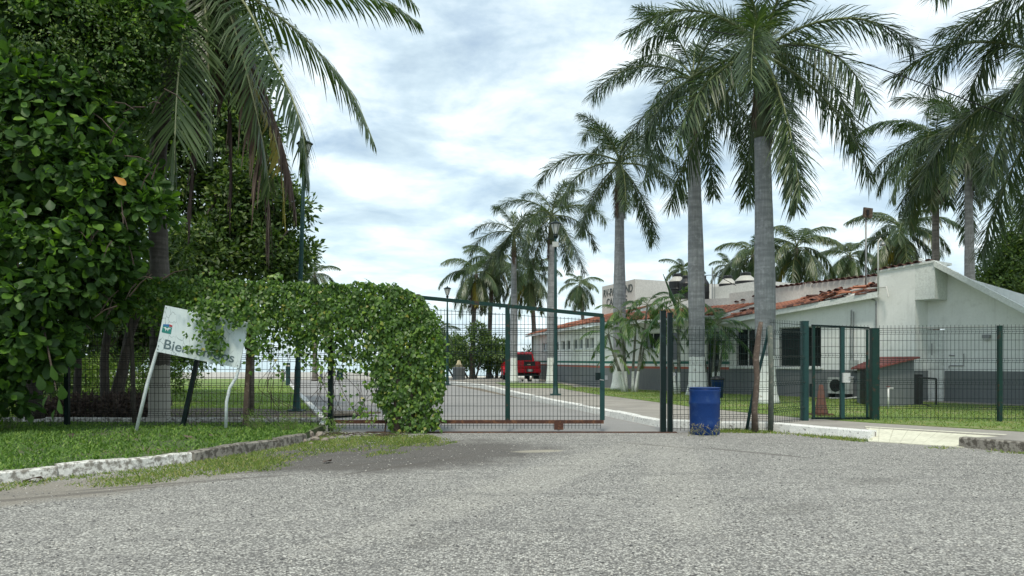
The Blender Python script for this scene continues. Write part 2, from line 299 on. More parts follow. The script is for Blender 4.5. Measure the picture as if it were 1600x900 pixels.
MT['rachis_dead'] = paint('dead_frond_rib', (0.14, 0.10, 0.075), None, rough=0.8)
def board_mat():
    m, t, b = mat('cracked_white_board'); v = coords(t)
    mp = N(t, 'ShaderNodeMapping'); t.links.new(v, mp.inputs[0]); mp.inputs['Scale'].default_value = (1.5, 1, 0.75)
    vo = N(t, 'ShaderNodeTexVoronoi', feature='DISTANCE_TO_EDGE', i_Scale=5.2); 
    wv = noise(t, mp.outputs[0], 6, 2, 0.5, out=1); vm = t.nodes.new('ShaderNodeVectorMath'); vm.operation = 'MULTIPLY_ADD'
    t.links.new(wv, vm.inputs[0]); vm.inputs[1].default_value = (0.12, 0.12, 0.12); t.links.new(mp.outputs[0], vm.inputs[2])
    t.links.new(vm.outputs[0], vo.inputs['Vector'])
    cr = ramp(t, vo.outputs['Distance'], [(0.0, 0.8), (0.035, 0.0)])
    brk = ramp(t, noise(t, v, 3.0, 3), [(0.42, 0.0), (0.55, 1.0)])
    c = mixc(t, M_(t, 'MULTIPLY', cr, brk), mixc(t, noise(t, v, 5, 4), (0.56, 0.66, 0.68), (0.70, 0.77, 0.77)), (0.16, 0.20, 0.21))
    t.links.new(c, b.inputs['Base Color']); b.inputs['Roughness'].default_value = 0.45; return m
MT['board'] = board_mat()
# ------------------------------------------------------------------ mesh helpers
class MB:
    def __init__(s): s.v = []; s.f = []; s.mi = []; s.cur = 0
    def add(s, vs, fs):
        o = len(s.v); s.v.extend([tuple(p) for p in vs]); s.f.extend([tuple(i+o for i in f) for f in fs]); s.mi.extend([s.cur]*len(fs)); return s
    def box(s, c, d, m=None):
        x, y, z = d[0]/2, d[1]/2, d[2]/2
        p = [Vector((a*x, b*y, e*z)) for e in (-1, 1) for a, b in ((-1, -1), (1, -1), (1, 1), (-1, 1))]
        if m is not None: p = [m @ q for q in p]
        c = Vector(c); return s.add([q+c for q in p], [(3, 2, 1, 0), (4, 5, 6, 7), (0, 1, 5, 4), (1, 2, 6, 5), (2, 3, 7, 6), (3, 0, 4, 7)])
    def hexa(s, p8): return s.add(p8, [(3, 2, 1, 0), (4, 5, 6, 7), (0, 1, 5, 4), (1, 2, 6, 5), (2, 3, 7, 6), (3, 0, 4, 7)])
    def prism(s, poly, z0, z1):
        n = len(poly)
        a = sum(poly[i][0]*poly[(i+1) % n][1]-poly[(i+1) % n][0]*poly[i][1] for i in range(n))
        if a < 0: poly = poly[::-1]
        vs = [(p[0], p[1], z0) for p in poly]+[(p[0], p[1], z1) for p in poly]
        return s.add(vs, [tuple(range(n-1, -1, -1)), tuple(range(n, 2*n))]+[(i, (i+1) % n, n+(i+1) % n, n+i) for i in range(n)])
    def tube(s, pts, rad, n=6, cap=True):
        pts = [Vector(p) for p in pts]; k = len(pts)
        if isinstance(rad, (int, float)): rad = [rad]*k
        rings = []; ref = Vector((0, 1, 0.01)) 
        for i, p in enumerate(pts):
            t = (pts[min(i+1, k-1)]-pts[max(i-1, 0)]).normalized()
            r = ref if abs(t.dot(ref.normalized())) < 0.95 else Vector((1, 0, 0))
            a = t.cross(r).normalized(); b = a.cross(t).normalized()
            rings.append([p+(a*math.cos(2*math.pi*j/n)+b*math.sin(2*math.pi*j/n))*rad[i] for j in range(n)])
        vs = [q for r_ in rings for q in r_]
        fs = [(i*n+j, (i+1)*n+j, (i+1)*n+(j+1) % n, i*n+(j+1) % n) for i in range(k-1) for j in range(n)]
        if cap: fs += [tuple(range(n)), tuple(range((k-1)*n+n-1, (k-1)*n-1, -1))]
        return s.add(vs, fs)
    def lathe(s, c, prof, n=16):
        vs = [(c[0]+r*math.cos(2*math.pi*j/n), c[1]+r*math.sin(2*math.pi*j/n), c[2]+z) for r, z in prof for j in range(n)]
        k = len(prof)
        fs = [(i*n+j, i*n+(j+1) % n, (i+1)*n+(j+1) % n, (i+1)*n+j) for i in range(k-1) for j in range(n)]
        fs += [tuple(range(n-1, -1, -1)), tuple(range((k-1)*n, k*n))]
        return s.add(vs, fs)
    def mesh(s, name, mats, smooth=False):
        me = bpy.data.meshes.new(name); me.from_pydata(s.v, [], s.f)
        for m in (mats if isinstance(mats, (list, tuple)) else [mats]): me.materials.append(m)
        if any(s.mi): me.polygons.foreach_set('material_index', s.mi)
        if smooth: me.polygons.foreach_set('use_smooth', [True]*len(s.f))
        me.update(); return me
def obj(name, me, parent=None, local=False):
    o = bpy.data.objects.new(name, me); COL.objects.link(o)
    if parent is not None:
        o.parent = parent
        if not local: 
            b = Vector((0, 0, 0)); q = parent
            while q is not None: b = b + q.location; q = q.parent
            o.location = -b
    return o
def part(mb, name, mats, parent, smooth=False, local=False): return obj(name, mb.mesh(name, mats, smooth), parent, local)
def tag(o, label=None, cat=None, group=None, kind=None):
    if label: o['label'] = label
    if cat: o['category'] = cat
    if group: o['group'] = group
    if kind: o['kind'] = kind
    return o
def root(name, loc, label, cat, group=None, rz=0):
    o = bpy.data.objects.new(name, None); COL.objects.link(o); o.location = loc; o.rotation_euler.z = rz
    o.empty_display_size = 0.2
    return tag(o, label, cat, group)
def struct(name, mb, m, smooth=False):
    o = part(mb, name, m, None, smooth); o['kind'] = 'structure'; return o
def np_mesh(name, V, faces_list, mats, tint=None, mi=None, smooth=False):
    """V (n,3); faces_list: list of int arrays (m,k)"""
    me = bpy.data.meshes.new(name)
    me.vertices.add(len(V)); me.vertices.foreach_set('co', np.asarray(V, dtype=np.float32).ravel())
    idx = np.concatenate([f.ravel() for f in faces_list]).astype(np.int32)
    tot = np.concatenate([np.full(len(f), f.shape[1], dtype=np.int32) for f in faces_list])
    st = np.concatenate([[0], np.cumsum(tot)[:-1]]).astype(np.int32)
    me.loops.add(len(idx)); me.loops.foreach_set('vertex_index', idx)
    me.polygons.add(len(tot)); me.polygons.foreach_set('loop_start', st)
    try: me.polygons.foreach_set('loop_total', tot)
    except Exception: pass
    for m in (mats if isinstance(mats, (list, tuple)) else [mats]): me.materials.append(m)
    if mi is not None: me.polygons.foreach_set('material_index', np.asarray(mi, dtype=np.int32))
    if smooth: me.polygons.foreach_set('use_smooth', np.ones(len(tot), dtype=bool))
    me.update(calc_edges=True)
    if tint is not None:
        a = me.attributes.new('tint', 'FLOAT', 'POINT'); a.data.foreach_set('value', np.asarray(tint, dtype=np.float32))
    return me
def nrm(a): return a/np.maximum(np.linalg.norm(a, axis=1, keepdims=True), 1e-9)
# leaf templates: (u across, v along, w out of plane)
T_BIG = (np.array([[0, 0, 0], [-.16, .25, .03], [.16, .25, .03], [0, .3, -.02], [-.36, .62, .05], [.36, .62, .05], [0, .65, -.03], [-.24, .9, -.01], [.24, .9, -.01], [0, 1.0, -.10]], float),
         [np.array([[0, 3, 1], [0, 2, 3], [7, 6, 9], [6, 8, 9]]), np.array([[1, 3, 6, 4], [3, 2, 5, 6]]), np.array([[4, 6, 7], [6, 5, 8]])])
T_MID = (np.array([[0, 0, 0], [-.42, .32, .08], [.42, .32, .08], [0, .45, 0], [0, 1.0, -.16]], float), [np.array([[0, 3, 1], [0, 2, 3], [1, 3, 4], [3, 2, 4]])])
T_SM = (np.array([[0, 0, 0], [-.3, .5, .07], [.3, .5, .07], [0, 1.0, -.08]], float), [np.array([[0, 3, 1], [0, 2, 3]])])
T_BL = (np.array([[-.5, 0, 0], [.5, 0, 0], [0, 1.0, 0]], float), [np.array([[0, 1, 2]])])
def leaves(P, D, Nn, L, W, T, rng=rs):
    """place template T at each P, along D, facing Nn, length L and width W (arrays)"""
    D = nrm(D); U = nrm(np.cross(D, Nn)); Nn = np.cross(U, D)
    tv, tf = T; k = len(tv); n = len(P)
    L = np.asarray(L).reshape(-1, 1, 1)*np.ones((n, 1, 1)); W = np.asarray(W).reshape(-1, 1, 1)*np.ones((n, 1, 1))
    V = P[:, None, :]+U[:, None, :]*tv[None, :, 0:1]*W+D[:, None, :]*tv[None, :, 1:2]*L+Nn[:, None, :]*tv[None, :, 2:3]*L
    off = (np.arange(n)*k)
    Fs = [(f[None, :, :]+off[:, None, None]).reshape(-1, f.shape[1]) for f in tf]
    tint = np.repeat(rng.rand(n)*0.999, k)
    return V.reshape(-1, 3), Fs, tint
def merge(parts):
    V = []; Fs = []; T = []; o = 0
    for v, f, t in parts:
        V.append(v); T.append(t); Fs += [x+o for x in f]; o += len(v)
    return np.concatenate(V), Fs, np.concatenate(T)
LEAFMESH = {}
def leaf_objects(name, P, D, Nn, L, W, T, m, parent, idx, key):
    """the 300 leaves that show largest are parts of their own; they share one mesh"""
    if key not in LEAFMESH:
        tv, tf = T; 
        LEAFMESH[key] = np_mesh(name, tv.copy(), [f for f in tf], m, np.zeros(len(tv)))
    D = nrm(D); U = nrm(np.cross(D, Nn)); Nn = np.cross(U, D)
    base = Vector(parent.location)
    for i in idx:
        o = bpy.data.objects.new(name, LEAFMESH[key]); COL.objects.link(o); o.parent = parent
        l = float(L[i]); w_ = float(W[i])
        M = Matrix(((U[i, 0]*w_, D[i, 0]*l, Nn[i, 0]*l, P[i, 0]-base.x), (U[i, 1]*w_, D[i, 1]*l, Nn[i, 1]*l, P[i, 1]-base.y), (U[i, 2]*w_, D[i, 2]*l, Nn[i, 2]*l, P[i, 2]-base.z), (0, 0, 0, 1)))
        o.matrix_basis = M
# ------------------------------------------------------------------ ground and setting
mb = MB(); mb.prism([(-400, -40), (400, -40), (400, 74), (-400, 74)], -1.6, -0.05); struct('ground', mb, MT['soil'])
mb = MB(); mb.add([(-4000, 60, -1.2), (4000, 60, -1.2), (4000, 7000, -1.2), (-4000, 7000, -1.2)], [(0, 1, 2, 3)]); struct('sea', mb, MT['sea'])
mb = MB(); mb.prism([(-60, -12), (60, -12), (60, 16.36), (-60, 16.36)], -0.3, 0.0); struct('gravel_road', mb, MT['gravel'])
mb = MB(); mb.prism([(-5.0, 16.36), (5.0, 16.36), (5, 17.9), (3.3, 18.2), (1.2, 27), (-5.2, 53), (-5.2, 66), (-19.5, 66), (-8.8, 32), (-5.0, 19)], -0.3, -0.004); struct('driveway', mb, MT['drive'])
mb = MB(); mb.prism([(-120, 58.5), (120, 58.5), (120, 66), (-120, 66)], -0.3, 0.035); struct('promenade', mb, MT['walk'])
mb = MB(); mb.prism([(-120, 66), (120, 66), (120, 73), (-120, 73)], -0.5, -0.02); struct('beach', mb, MT['sand'])
# front verge (left) behind the old kerb
KF = [(-13.2, -3.0), (-9.1, 4.6), (-6.55, 9.5), (-6.0, 10.15), (-5.4, 10.8), (-4.85, 11.7), (-4.45, 12.7), (-4.1, 13.6), (-3.86, 14.5)]
mb = MB(); mb.prism([(x-0.14, y+0.05) for x, y in KF]+[(-4.1, 17.6), (-60, 17.6), (-60, -3)], -0.3, 0.13); struct('grass_verge', mb, MT['verge_ground'])
mb = MB(); mb.prism([(-4.45, 17.85), (-8.9, 32), (-17.2, 58.5), (-80, 58.5), (-80, 17.85)], -0.3, 0.10); struct('left_lawn', mb, MT['lawn'])
# bare soil patch under the trees, on the left lawn
bp = []
for i in range(40):
    a = i/40*2*math.pi; rr = 1+0.18*math.sin(5*a)+0.1*random.uniform(-1, 1)
    bp.append((-8.6+4.3*rr*math.cos(a), 20.6+2.1*rr*math.sin(a)))
mb = MB(); mb.prism(bp, 0.05, 0.106); struct('bare_soil', mb, MT['soil'])
def kerb_run(name, pts, height, width, m, label, seglen=1.1, jitter=0.01, side=1, rng=random, taper_end=False):
    r = bpy.data.objects.new(name, None); COL.objects.link(r); r.location = (pts[0][0], pts[0][1], 0); r['kind'] = 'structure'; 
    r['label'] = label
    for i in range(len(pts)-1):
        a = Vector((*pts[i], 0)); b = Vector((*pts[i+1], 0)); L = (b-a).length; n = max(1, round(L/seglen)); d = (b-a)/L; nn = Vector((-d.y, d.x, 0))*side
        for j in range(n):
            p = a+d*(L*j/n+0.006); q = a+d*(L*(j+1)/n-0.006)
            h0 = height+rng.uniform(-jitter, jitter); h1 = height+rng.uniform(-jitter, jitter); e = rng.uniform(-jitter, jitter)
            k = MB(); ch = 0.025
            prof = [(0, -0.2), (e, 0), (e+0.012, 1-ch*5), (e+0.035, 1.0), (width, 1.0), (width, -0.2)]
            S = 4; vs = []
            for q_ in range(S+1):
                pp = p.lerp(q, q_/S); hh = h0+(h1-h0)*q_/S+rng.uniform(-1, 1)*jitter*0.35
                for x, z in prof: vs.append(pp+nn*(x+rng.uniform(-1, 1)*jitter*0.4*(0 < x < width))+Vector((0, 0, hh*z if z > 0 else z)))
            P_ = len(prof)
            fs = [(s_*P_+t_, s_*P_+(t_+1) % P_, (s_+1)*P_+(t_+1) % P_, (s_+1)*P_+t_) for s_ in range(S) for t_ in range(P_)]
            fs += [tuple(range(P_-1, -1, -1)), tuple(range(S*P_, S*P_+P_))]
            k.add(vs, fs); part(k, 'kerb_stone', m[i % len(m)] if isinstance(m, list) else m, r)
    return r
kerb_run('front_kerb', KF, 0.15, 0.17, [MT['kerb_old'], MT['kerb_old'], MT['kerb_old'], MT['kerb_old'], MT['kerb_old'], MT['kerb_dark'], MT['kerb_dark'], MT['kerb_dark']], 'chipped whitewashed kerb along the grass verge on the left', 1.0, 0.02, 1)
KL = [(-4.0, 16.75), (-4.25, 18.0), (-8.75, 32), (-17.0, 58)]
kerb_run('drive_kerb', KL, 0.16, 0.2, MT['kerb'], 'white kerb on the left side of the driveway', 1.6, 0.01, 1)
kerb_run('cross_kerb', [(-4.2, 17.62), (-13.2, 17.95)], 0.20, 0.2, MT['kerb_old'], 'low whitewashed kerb behind the vine-covered fence', 1.5, 0.012, -1)
KR = [(-5.2, 53), (-1.8, 43), (1.33, 26.6), (3.36, 17.7), (4.3, 17.0), (5.6, 16.75), (6.95, 14.85)]
kerb_run('right_kerb', KR, 0.17, 0.2, MT['kerb'], 'white painted kerb on the right side of the driveway', 1.6, 0.012, 1)
kerb_run('corner_kerb', [(7.92, 13.62), (8.5, 12.6), (14, 5.5), (22, -5)], 0.19, 0.22, MT['kerb_dark'], 'dark bare kerb right of the pale ramp', 1.2, 0.02, 1)
def ins(pts, d):   # shift towards +x side
    return [(x+d, y+0.05) for x, y in pts]
SW = [(p[0]+0.12, p[1]+0.06) for p in KR]
mb = MB(); mb.prism(SW+[(7.05, 15.0), (7.3, 15.95), (9.1, 14.15), (8.08, 13.7), (8.70, 12.6), (14.2, 5.5), (22.2, -5), (80, -5), (80, 58.4), (-5.0, 58.4)], -0.3, 0.148)
struct('sidewalk', mb, MT['walk'])
# pale ramp with cast ribs
mb = MB()
tl, tr, br, bl = Vector((7.4, 16.1, 0.155)), Vector((9.25, 14.35, 0.155)), Vector((8.0, 13.5, 0.012)), Vector((6.75, 14.55, 0.012))
nr = 9
for i in range(nr):
    a0, a1 = i/nr+0.0012, (i+1)/nr-0.0012
    p = [tl.lerp(tr, a0), tl.lerp(tr, a1), bl.lerp(br, a1), bl.lerp(br, a0)]
    e = Vector((0, 0, -0.25)); mb.hexa([p[3]+e, p[2]+e, p[1]+e, p[0]+e, p[3], p[2], p[1], p[0]])
struct('ramp', mb, MT['ramp'])
mb = MB(); mb.hexa([Vector((6.95, 14.83, -.1)), Vector((6.72, 14.55, -.1)), Vector((7.45, 15.95, -.1)), Vector((7.1, 15.3, -.1)), Vector((6.95, 14.83, .16)), Vector((6.72, 14.55, .01)), Vector((7.45, 15.95, .15)), Vector((7.1, 15.3, .16))]); struct('ramp_cheek', mb, MT['kerb'])
LAWN_R = [(2.45, 36.8), (3.4, 31), (4.45, 26.7), (5.3, 23), (6.3, 20.1), (6.9, 18.6), (8.0, 17.0), (9.9, 14.95), (13.5, 11.0), (40, 11.0), (40, 21.0), (17.0, 21.0), (15.2, 22.9), (10.1, 29.6), (8.6, 31.3), (4.3, 37.9), (3.4, 39.0)]
mb = MB(); mb.prism(LAWN_R, 0.0, 0.166); struct('right_lawn', mb, MT['lawn'])
LAWN_F = [(-1.0, 46.5), (0.0, 38.2), (3.1, 37.6), (3.2, 40.6), (2.7, 45)]
mb = MB(); mb.prism(LAWN_F, 0.0, 0.166); struct('far_lawn', mb, MT['lawn'])
mb = MB(); mb.box((0.2, 16.28, 0.006), (6.6, 0.05, 0.02)); mb.box((0.2, 16.36, 0.004), (6.6, 0.02, 0.03)); o = part(mb, 'gate_track', MT['rust'], None); tag(o, 'thin rusty steel rail laid across the drive under the sliding gate', 'gate track')
mb = MB(); mb.prism([(-60, 61.5), (-7.0, 61.5), (-7.0, 61.9), (-60, 61.9)], -0.1, 0.55); o = part(mb, 'sea_wall', MT['cream'], None); tag(o, 'long low beige wall between the promenade and the sea', 'wall')
# ------------------------------------------------------------------ grass (stuff)
def pip(P, poly):
    x, y = P[:, 0], P[:, 1]; ins_ = np.zeros(len(P), bool); n = len(poly)
    for i in range(n):
        x0, y0 = poly[i]; x1, y1 = poly[(i+1) % n]
        c = ((y0 > y) != (y1 > y)) & (x < (x1-x0)*(y-y0)/(y1-y0+1e-12)+x0); ins_ ^= c
    return ins_
def vnoise(P, s, seed=0):
    r = np.random.RandomState(seed); v = np.zeros(len(P))
    for k in range(5):
        a = r.rand()*6.28; f = s*(1.7**k)*(0.8+0.4*r.rand()); v += np.sin(P[:, 0]*f*math.cos(a)+P[:, 1]*f*math.sin(a)+r.rand()*6.28)*(0.7**k)
    return v/2.2
def grass(name, poly, n, z, L, W, m, label, keep=None, lean=0.5, T=T_BL, zfun=None, seed=1):
    r = np.random.RandomState(seed); a = np.array(poly); lo, hi = a.min(0), a.max(0)
    P = lo+(hi-lo)*r.rand(n, 2); P = P[pip(P, poly)]
    if keep is not None: P = P[keep(P, r)]
    n = len(P); zz = np.full((n, 1), z) if zfun is None else zfun(P)
    P3 = np.hstack([P, zz]); D = np.stack([r.randn(n)*lean, r.randn(n)*lean, np.ones(n)], 1); Nn = np.stack([r.randn(n), -np.abs(r.randn(n))-.5, r.rand(n)], 1)
    k = 0.5+r.rand(n)*0.9
    V, Fs, t = leaves(P3, D, Nn, L*k, W*k, T, r)
    o = obj(name, np_mesh(name, V, Fs, m, t)); tag(o, label, 'grass', kind='stuff'); return o
VERGE = [(x-0.12, y+0.08) for x, y in KF[1:]]+[(-4.2, 16.9), (-16, 17.5), (-16, 4.6)]
def kv(P, r):
    d = 0.55+0.5*vnoise(P, 1.3, 3); d *= np.where(P[:, 1] > 16.2, 0.5, 1.0); d *= np.interp(P[:, 1], [4, 9, 17], [0.6, 1, 1])
    return r.rand(len(P)) < np.clip(d, 0.15, 1)
grass('verge_grass', VERGE, 150000, 0.125, 0.075, 0.035, MT['verge'], 'thick low green ground cover on the verge in front of the vine fence', kv, 1.1, T_SM, seed=2)
APRON = [(-7.4, 7.6), (-6.4, 8.7), (-5.6, 9.2), (-4.6, 9.4), (-3.9, 10.3), (-3.3, 10.7), (-2.5, 11.9), (-1.7, 12.8), (-0.95, 14.5), (-1.4, 15.2), (-1.9, 16.1), (-3.9, 16.3), (-3.8, 14.6), (-4.05, 13.5), (-4.8, 11.6), (-5.35, 10.7), (-6.5, 9.4), (-9.0, 4.6)]
def ka(P, r):
    v = vnoise(P, 2.2, 9)+0.6*vnoise(P, 6.0, 4)
    # denser along the kerb and near the gate post
    dk = np.min([np.hypot(P[:, 0]-a, P[:, 1]-b) for a, b in KF], 0)
    s = v*0.7+0.55-0.50*np.clip(dk-0.7, 0, 2)+0.9*np.exp(-((P[:, 0]+2.4)**2/2.2+(P[:, 1]-14.6)**2/1.2))+0.5*np.exp(-((P[:, 0]+4.1)**2/1.0+(P[:, 1]-11.2)**2/0.8))
    return r.rand(len(P)) < np.clip(s*1.1, 0.0, 1)
grass('apron_grass', APRON, 170000, 0.0, 0.05, 0.012, MT['grass'], 'patchy short grass growing out of the gravel in front of the old kerb', ka, 0.9, seed=4)
LL = [(-4.6, 18.1), (-8.9, 32), (-12, 42), (-40, 42), (-40, 18.1)]
def kl(P, r): return (r.rand(len(P)) < np.interp(P[:, 1], [18, 30, 42], [1, .6, .35])) & ~(pip(P, bp) & (r.rand(len(P)) < 0.8))
grass('left_lawn_grass', LL, 120000, 0.098, 0.06, 0.022, MT['sun_grass'], 'bright mown lawn behind the fence on the left', kl, 0.8, seed=5)
def kr(P, r): return (r.rand(len(P)) < np.interp(P[:, 1], [12, 20, 36], [1, .7, .4])*np.clip(1.05+.55*vnoise(P, 1.1, 14), .25, 1)) & (P[:, 0] < P[:, 1]*0.75+1)
grass('right_lawn_grass', LAWN_R, 220000, 0.162, 0.055, 0.018, MT['grass'], 'mown lawn in front of the white clubhouse', kr, 0.8, seed=6)
EDGE = [(5.0, 17.0), (5.5, 16.55), (6.9, 14.65), (6.6, 14.35), (6.0, 15.2), (5.4, 16.1), (3.9, 16.3), (3.9, 16.8)]
grass('kerb_foot_grass', EDGE, 16000, 0.0, 0.07, 0.014, MT['grass'], 'strip of weedy grass at the foot of the white kerb by the blue drum', lambda P, r: r.rand(len(P)) < 0.5+0.5*vnoise(P, 3, 8), 0.9, seed=7)
EDGE2 = [(7.4, 13.6), (8.2, 13.3), (9.6, 11.0), (9.2, 11.0), (8.2, 12.7), (7.2, 13.4)]
grass('ramp_foot_grass', EDGE2, 7000, 0.0, 0.06, 0.012, MT['grass'], 'weedy grass at the foot of the pale ramp', lambda P, r: r.rand(len(P)) < 0.4+0.5*vnoise(P, 3, 2), 0.9, seed=8)
# pebbles on the road (stuff)
def pebbles():
    r = np.random.RandomState(5); n = 14000
    Y = 5.0+11.2*r.rand(n)**1.5; X = (r.rand(n)-0.5)*2*(Y*0.70)
    P = np.stack([X, Y], 1); P = P[~pip(P, VERGE+[])]; P = P[~pip(P, SW[2:]+[(9, 15), (9, 20)])]; n = len(P)
    s = 0.006+0.010*r.rand(n)**2
    octa = np.array([[1, 0, 0], [0, 1, 0], [-1, 0, 0], [0, -1, 0], [0, 0, 1], [0, 0, -.5]], float)
    V = octa[None]*(s[:, None, None])*(0.6+0.8*r.rand(n, 6, 1)); V[:, :, 2] *= 0.6
    V[:, :, 0] += P[:, 0:1]; V[:, :, 1] += P[:, 1:2]; V[:, :, 2] += 0.002
    f = np.array([[0, 1, 4], [1, 2, 4], [2, 3, 4], [3, 0, 4], [1, 0, 5], [2, 1, 5], [3, 2, 5], [0, 3, 5]])
    Fs = [(f[None]+(np.arange(n)*6)[:, None, None]).reshape(-1, 3)]
    m, t, b = mat('pebble'); a = N(t, 'ShaderNodeAttribute', attribute_name='tint')
    t.links.new(ramp(t, a.outputs['Fac'], [(0, (0.08, 0.08, 0.08)), (0.35, (0.25, 0.24, 0.23)), (0.7, (0.42, 0.40, 0.36)), (1, (0.62, 0.59, 0.53))]), b.inputs['Base Color']); b.inputs['Roughness'].default_value = 0.9
    o = obj('pebbles', np_mesh('pebbles', V.reshape(-1, 3), Fs, m, np.repeat(r.rand(n), 6))); tag(o, 'loose stone chips scattered over the gravel road', 'pebbles', kind='stuff')
pebbles()
# ------------------------------------------------------------------ palms
def curve(pts, n):
    P = [np.array(p, float) for p in pts]
    P = [2*P[0]-P[1]]+P+[2*P[-1]-P[-2]]; out = []
    k = len(P)-3
    for i in range(n+1):
        u = i/n*k; s = min(int(u), k-1); t = u-s; a, b, c, d = P[s:s+4]
        out.append(0.5*((2*b)+(-a+c)*t+(2*a-5*b+4*c-d)*t*t+(-a+3*b-3*c+d)*t**3))
    return np.array(out)
def frond_geo(C, nl, ll, w, plume, droop, fwd=35, t0=0.12, rr=0.03, seed=0, ragged=0.12, split=0.0):
    """C: (k,3) rib; returns mesh data of leaflets plus the rib"""
    r = np.random.RandomState(seed); k = len(C)
    t = np.repeat(np.linspace(t0, 0.995, nl), 2)+r.randn(2*nl)*0.003; sd_ = np.tile([-1.0, 1.0], nl); t = np.clip(t, 0, 1)
    x = t*(k-1); i0 = np.minimum(x.astype(int), k-2); fr = (x-i0)[:, None]
    P = C[i0]*(1-fr)+C[i0+1]*fr; Tg = nrm(C[i0+1]-C[i0])
    up = np.tile([0, 0, 1.0], (len(t), 1)); S = np.cross(Tg, up); bad = np.linalg.norm(S, axis=1) < 0.15
    S[bad] = np.array([0.3, -1, 0]); S = nrm(S); Nn = np.cross(S, Tg)
    L = ll*np.interp(t, [0, .12, .35, .7, .92, 1], [.45, .75, 1, .85, .5, .3] if plume < 50 else [.5, .8, 1, 1, .8, .5])*(1+r.randn(len(t))*ragged)
    f = np.radians(fwd+22*t+r.randn(len(t))*4); lift = np.radians(r.uniform(-plume, plume, len(t))-8)
    D = (S*sd_[:, None]*np.cos(lift)[:, None]+Nn*np.sin(lift)[:, None])*np.cos(f)[:, None]+Tg*np.sin(f)[:, None]
    D = nrm(D); Z = np.array([0, 0, -1.0]); dr = (droop*(0.75+0.5*r.rand(len(t))))[:, None]*L[:, None]
    Wd = nrm(np.cross(D, Nn+0.5*S*sd_[:, None]))*(w/2)
    L1 = L[:, None]
    p0 = P; p1 = P+D*L1*.38+Z*dr*.10; p2 = P+D*L1*.72+Z*dr*.38; p3 = P+D*L1*(0.97-0.10*droop)+Z*dr*.85
    V = np.stack([p0-Wd*.5, p0+Wd*.5, p1-Wd, p1+Wd, p2-Wd*.75, p2+Wd*.75, p3], 1)
    n = len(t); o = (np.arange(n)*7)[:, None, None]
    Q = (np.array([[0, 1, 3, 2], [2, 3, 5, 4]])[None]+o).reshape(-1, 4); Tt = (np.array([[4, 5, 6]])[None]+o).reshape(-1, 3)
    tint = np.repeat(np.clip(r.rand(n)*0.5+0.2*r.rand(), 0, 1), 7)
    V = V.reshape(-1, 3)
    mbx = MB(); mbx.tube([Vector(c) for c in C], [rr*(1-0.85*(i/(k-1))) for i in range(k)], 4, False)
    rv = np.array(mbx.v); rf = np.array(mbx.f)+len(V)
    return np.vstack([V, rv]), [Q, Tt, rf], np.concatenate([tint, np.full(len(rv), .3)]), np.concatenate([np.zeros(len(Q)+len(Tt)), np.ones(len(rf))])
def arc(L, e0, e1, n=12, side=0.0, p=1.25):
    pts = [np.zeros(3)]; 
    for i in range(n):
        s = (i+.5)/n; e = R(e0+(e1-e0)*s**(1/p)); a = side*s*s
        pts.append(pts[-1]+np.array([math.cos(e)*math.cos(a), math.cos(e)*math.sin(a), math.sin(e)])*L/n)
    return np.array(pts)
FR = {}
def frond_mesh(kind, e, v):
    k = (kind, e, v)
    if k in FR: return FR[k]
    r = random.Random(hash(('f', e, v)) & 0xffff if False else (e+200)*7+v*31+len(kind)); side = r.uniform(-.35, .35)
    if kind == 'royal':
        C = arc(4.3, e, max(-74, e-88), 14, side, .95); g = frond_geo(C, 150, .78, .033, 80, .28, 34, .12, .05, seed=e+500+v); ms = [MT['royal_leaf'], MT['rachis']]
    elif kind == 'royal_dead':
        C = arc(3.6, e, -88, 10, side); g = frond_geo(C, 60, .6, .040, 70, 1.0, 45, .1, .05, seed=e+700+v); ms = [MT['dead_leaf'], MT['rachis_dead']]
    elif kind == 'coco':
        C = arc(4.4, e, max(-85, e-95), 12, side, 1.1); g = frond_geo(C, 84, 1.1, .06, 26, .7, 32, .14, .045, seed=e+900+v); ms = [MT['coco_leaf'], MT['rachis']]
    elif kind == 'coco_yellow':
        C = arc(4.2, e, max(-88, e-90), 12, side, 1.1); g = frond_geo(C, 56, .9, .055, 14, .9, 35, .2, .055, seed=e+950+v); ms = [MT['yellow_leaf'], MT['rachis_pale']]
    elif kind == 'coco_dead':
        C = arc(3.4, e, -88, 10, side); g = frond_geo(C, 46, .9, .07, 20, 1.1, 60, .15, .05, seed=e+1100+v, ragged=.3); ms = [MT['dead_leaf'], MT['rachis_dead']]
    else:  # areca
        C = arc(1.5, e, max(-70, e-95), 9, side, 1.1); g = frond_geo(C, 30, .42, .034, 22, .45, 38, .22, .018, seed=e+1300+v); ms = [MT['areca_leaf'], MT['rachis']]
    V, Fs, t, mi = g
    FR[k] = np_mesh('frond', V, Fs, ms, t, mi); return FR[k]
def put_frond(rt, loc, kind, e, v, azd, sc, roll=0):
    o = bpy.data.objects.new('frond' if 'dead' not in kind else 'dead_frond', frond_mesh(kind, e, v)); COL.objects.link(o); o.parent = rt
    o.location = loc; o.rotation_euler = (0, 0, R(azd)); o.scale = (sc, sc, sc); return o
def trunk_mesh(h, r0, r1, bulge=0.0, flare=0.35, lean=(0, 0), n=14, k=26, curvep=2.0):
    mb = MB(); pts = []; rad = []
    for i in range(k+1):
        t = i/k; z = h*t**1.25
        s = z/h
        pts.append(Vector((lean[0]*s**curvep, lean[1]*s**curvep, z)))
        r = r0+(r1-r0)*s+bulge*math.exp(-((s-.45)/.25)**2)+flare*r0*math.exp(-z/.42)
        rad.append(r*(1+0.012*math.sin(i*2.3)))
    mb.tube(pts, rad, n); return mb, pts[-1]
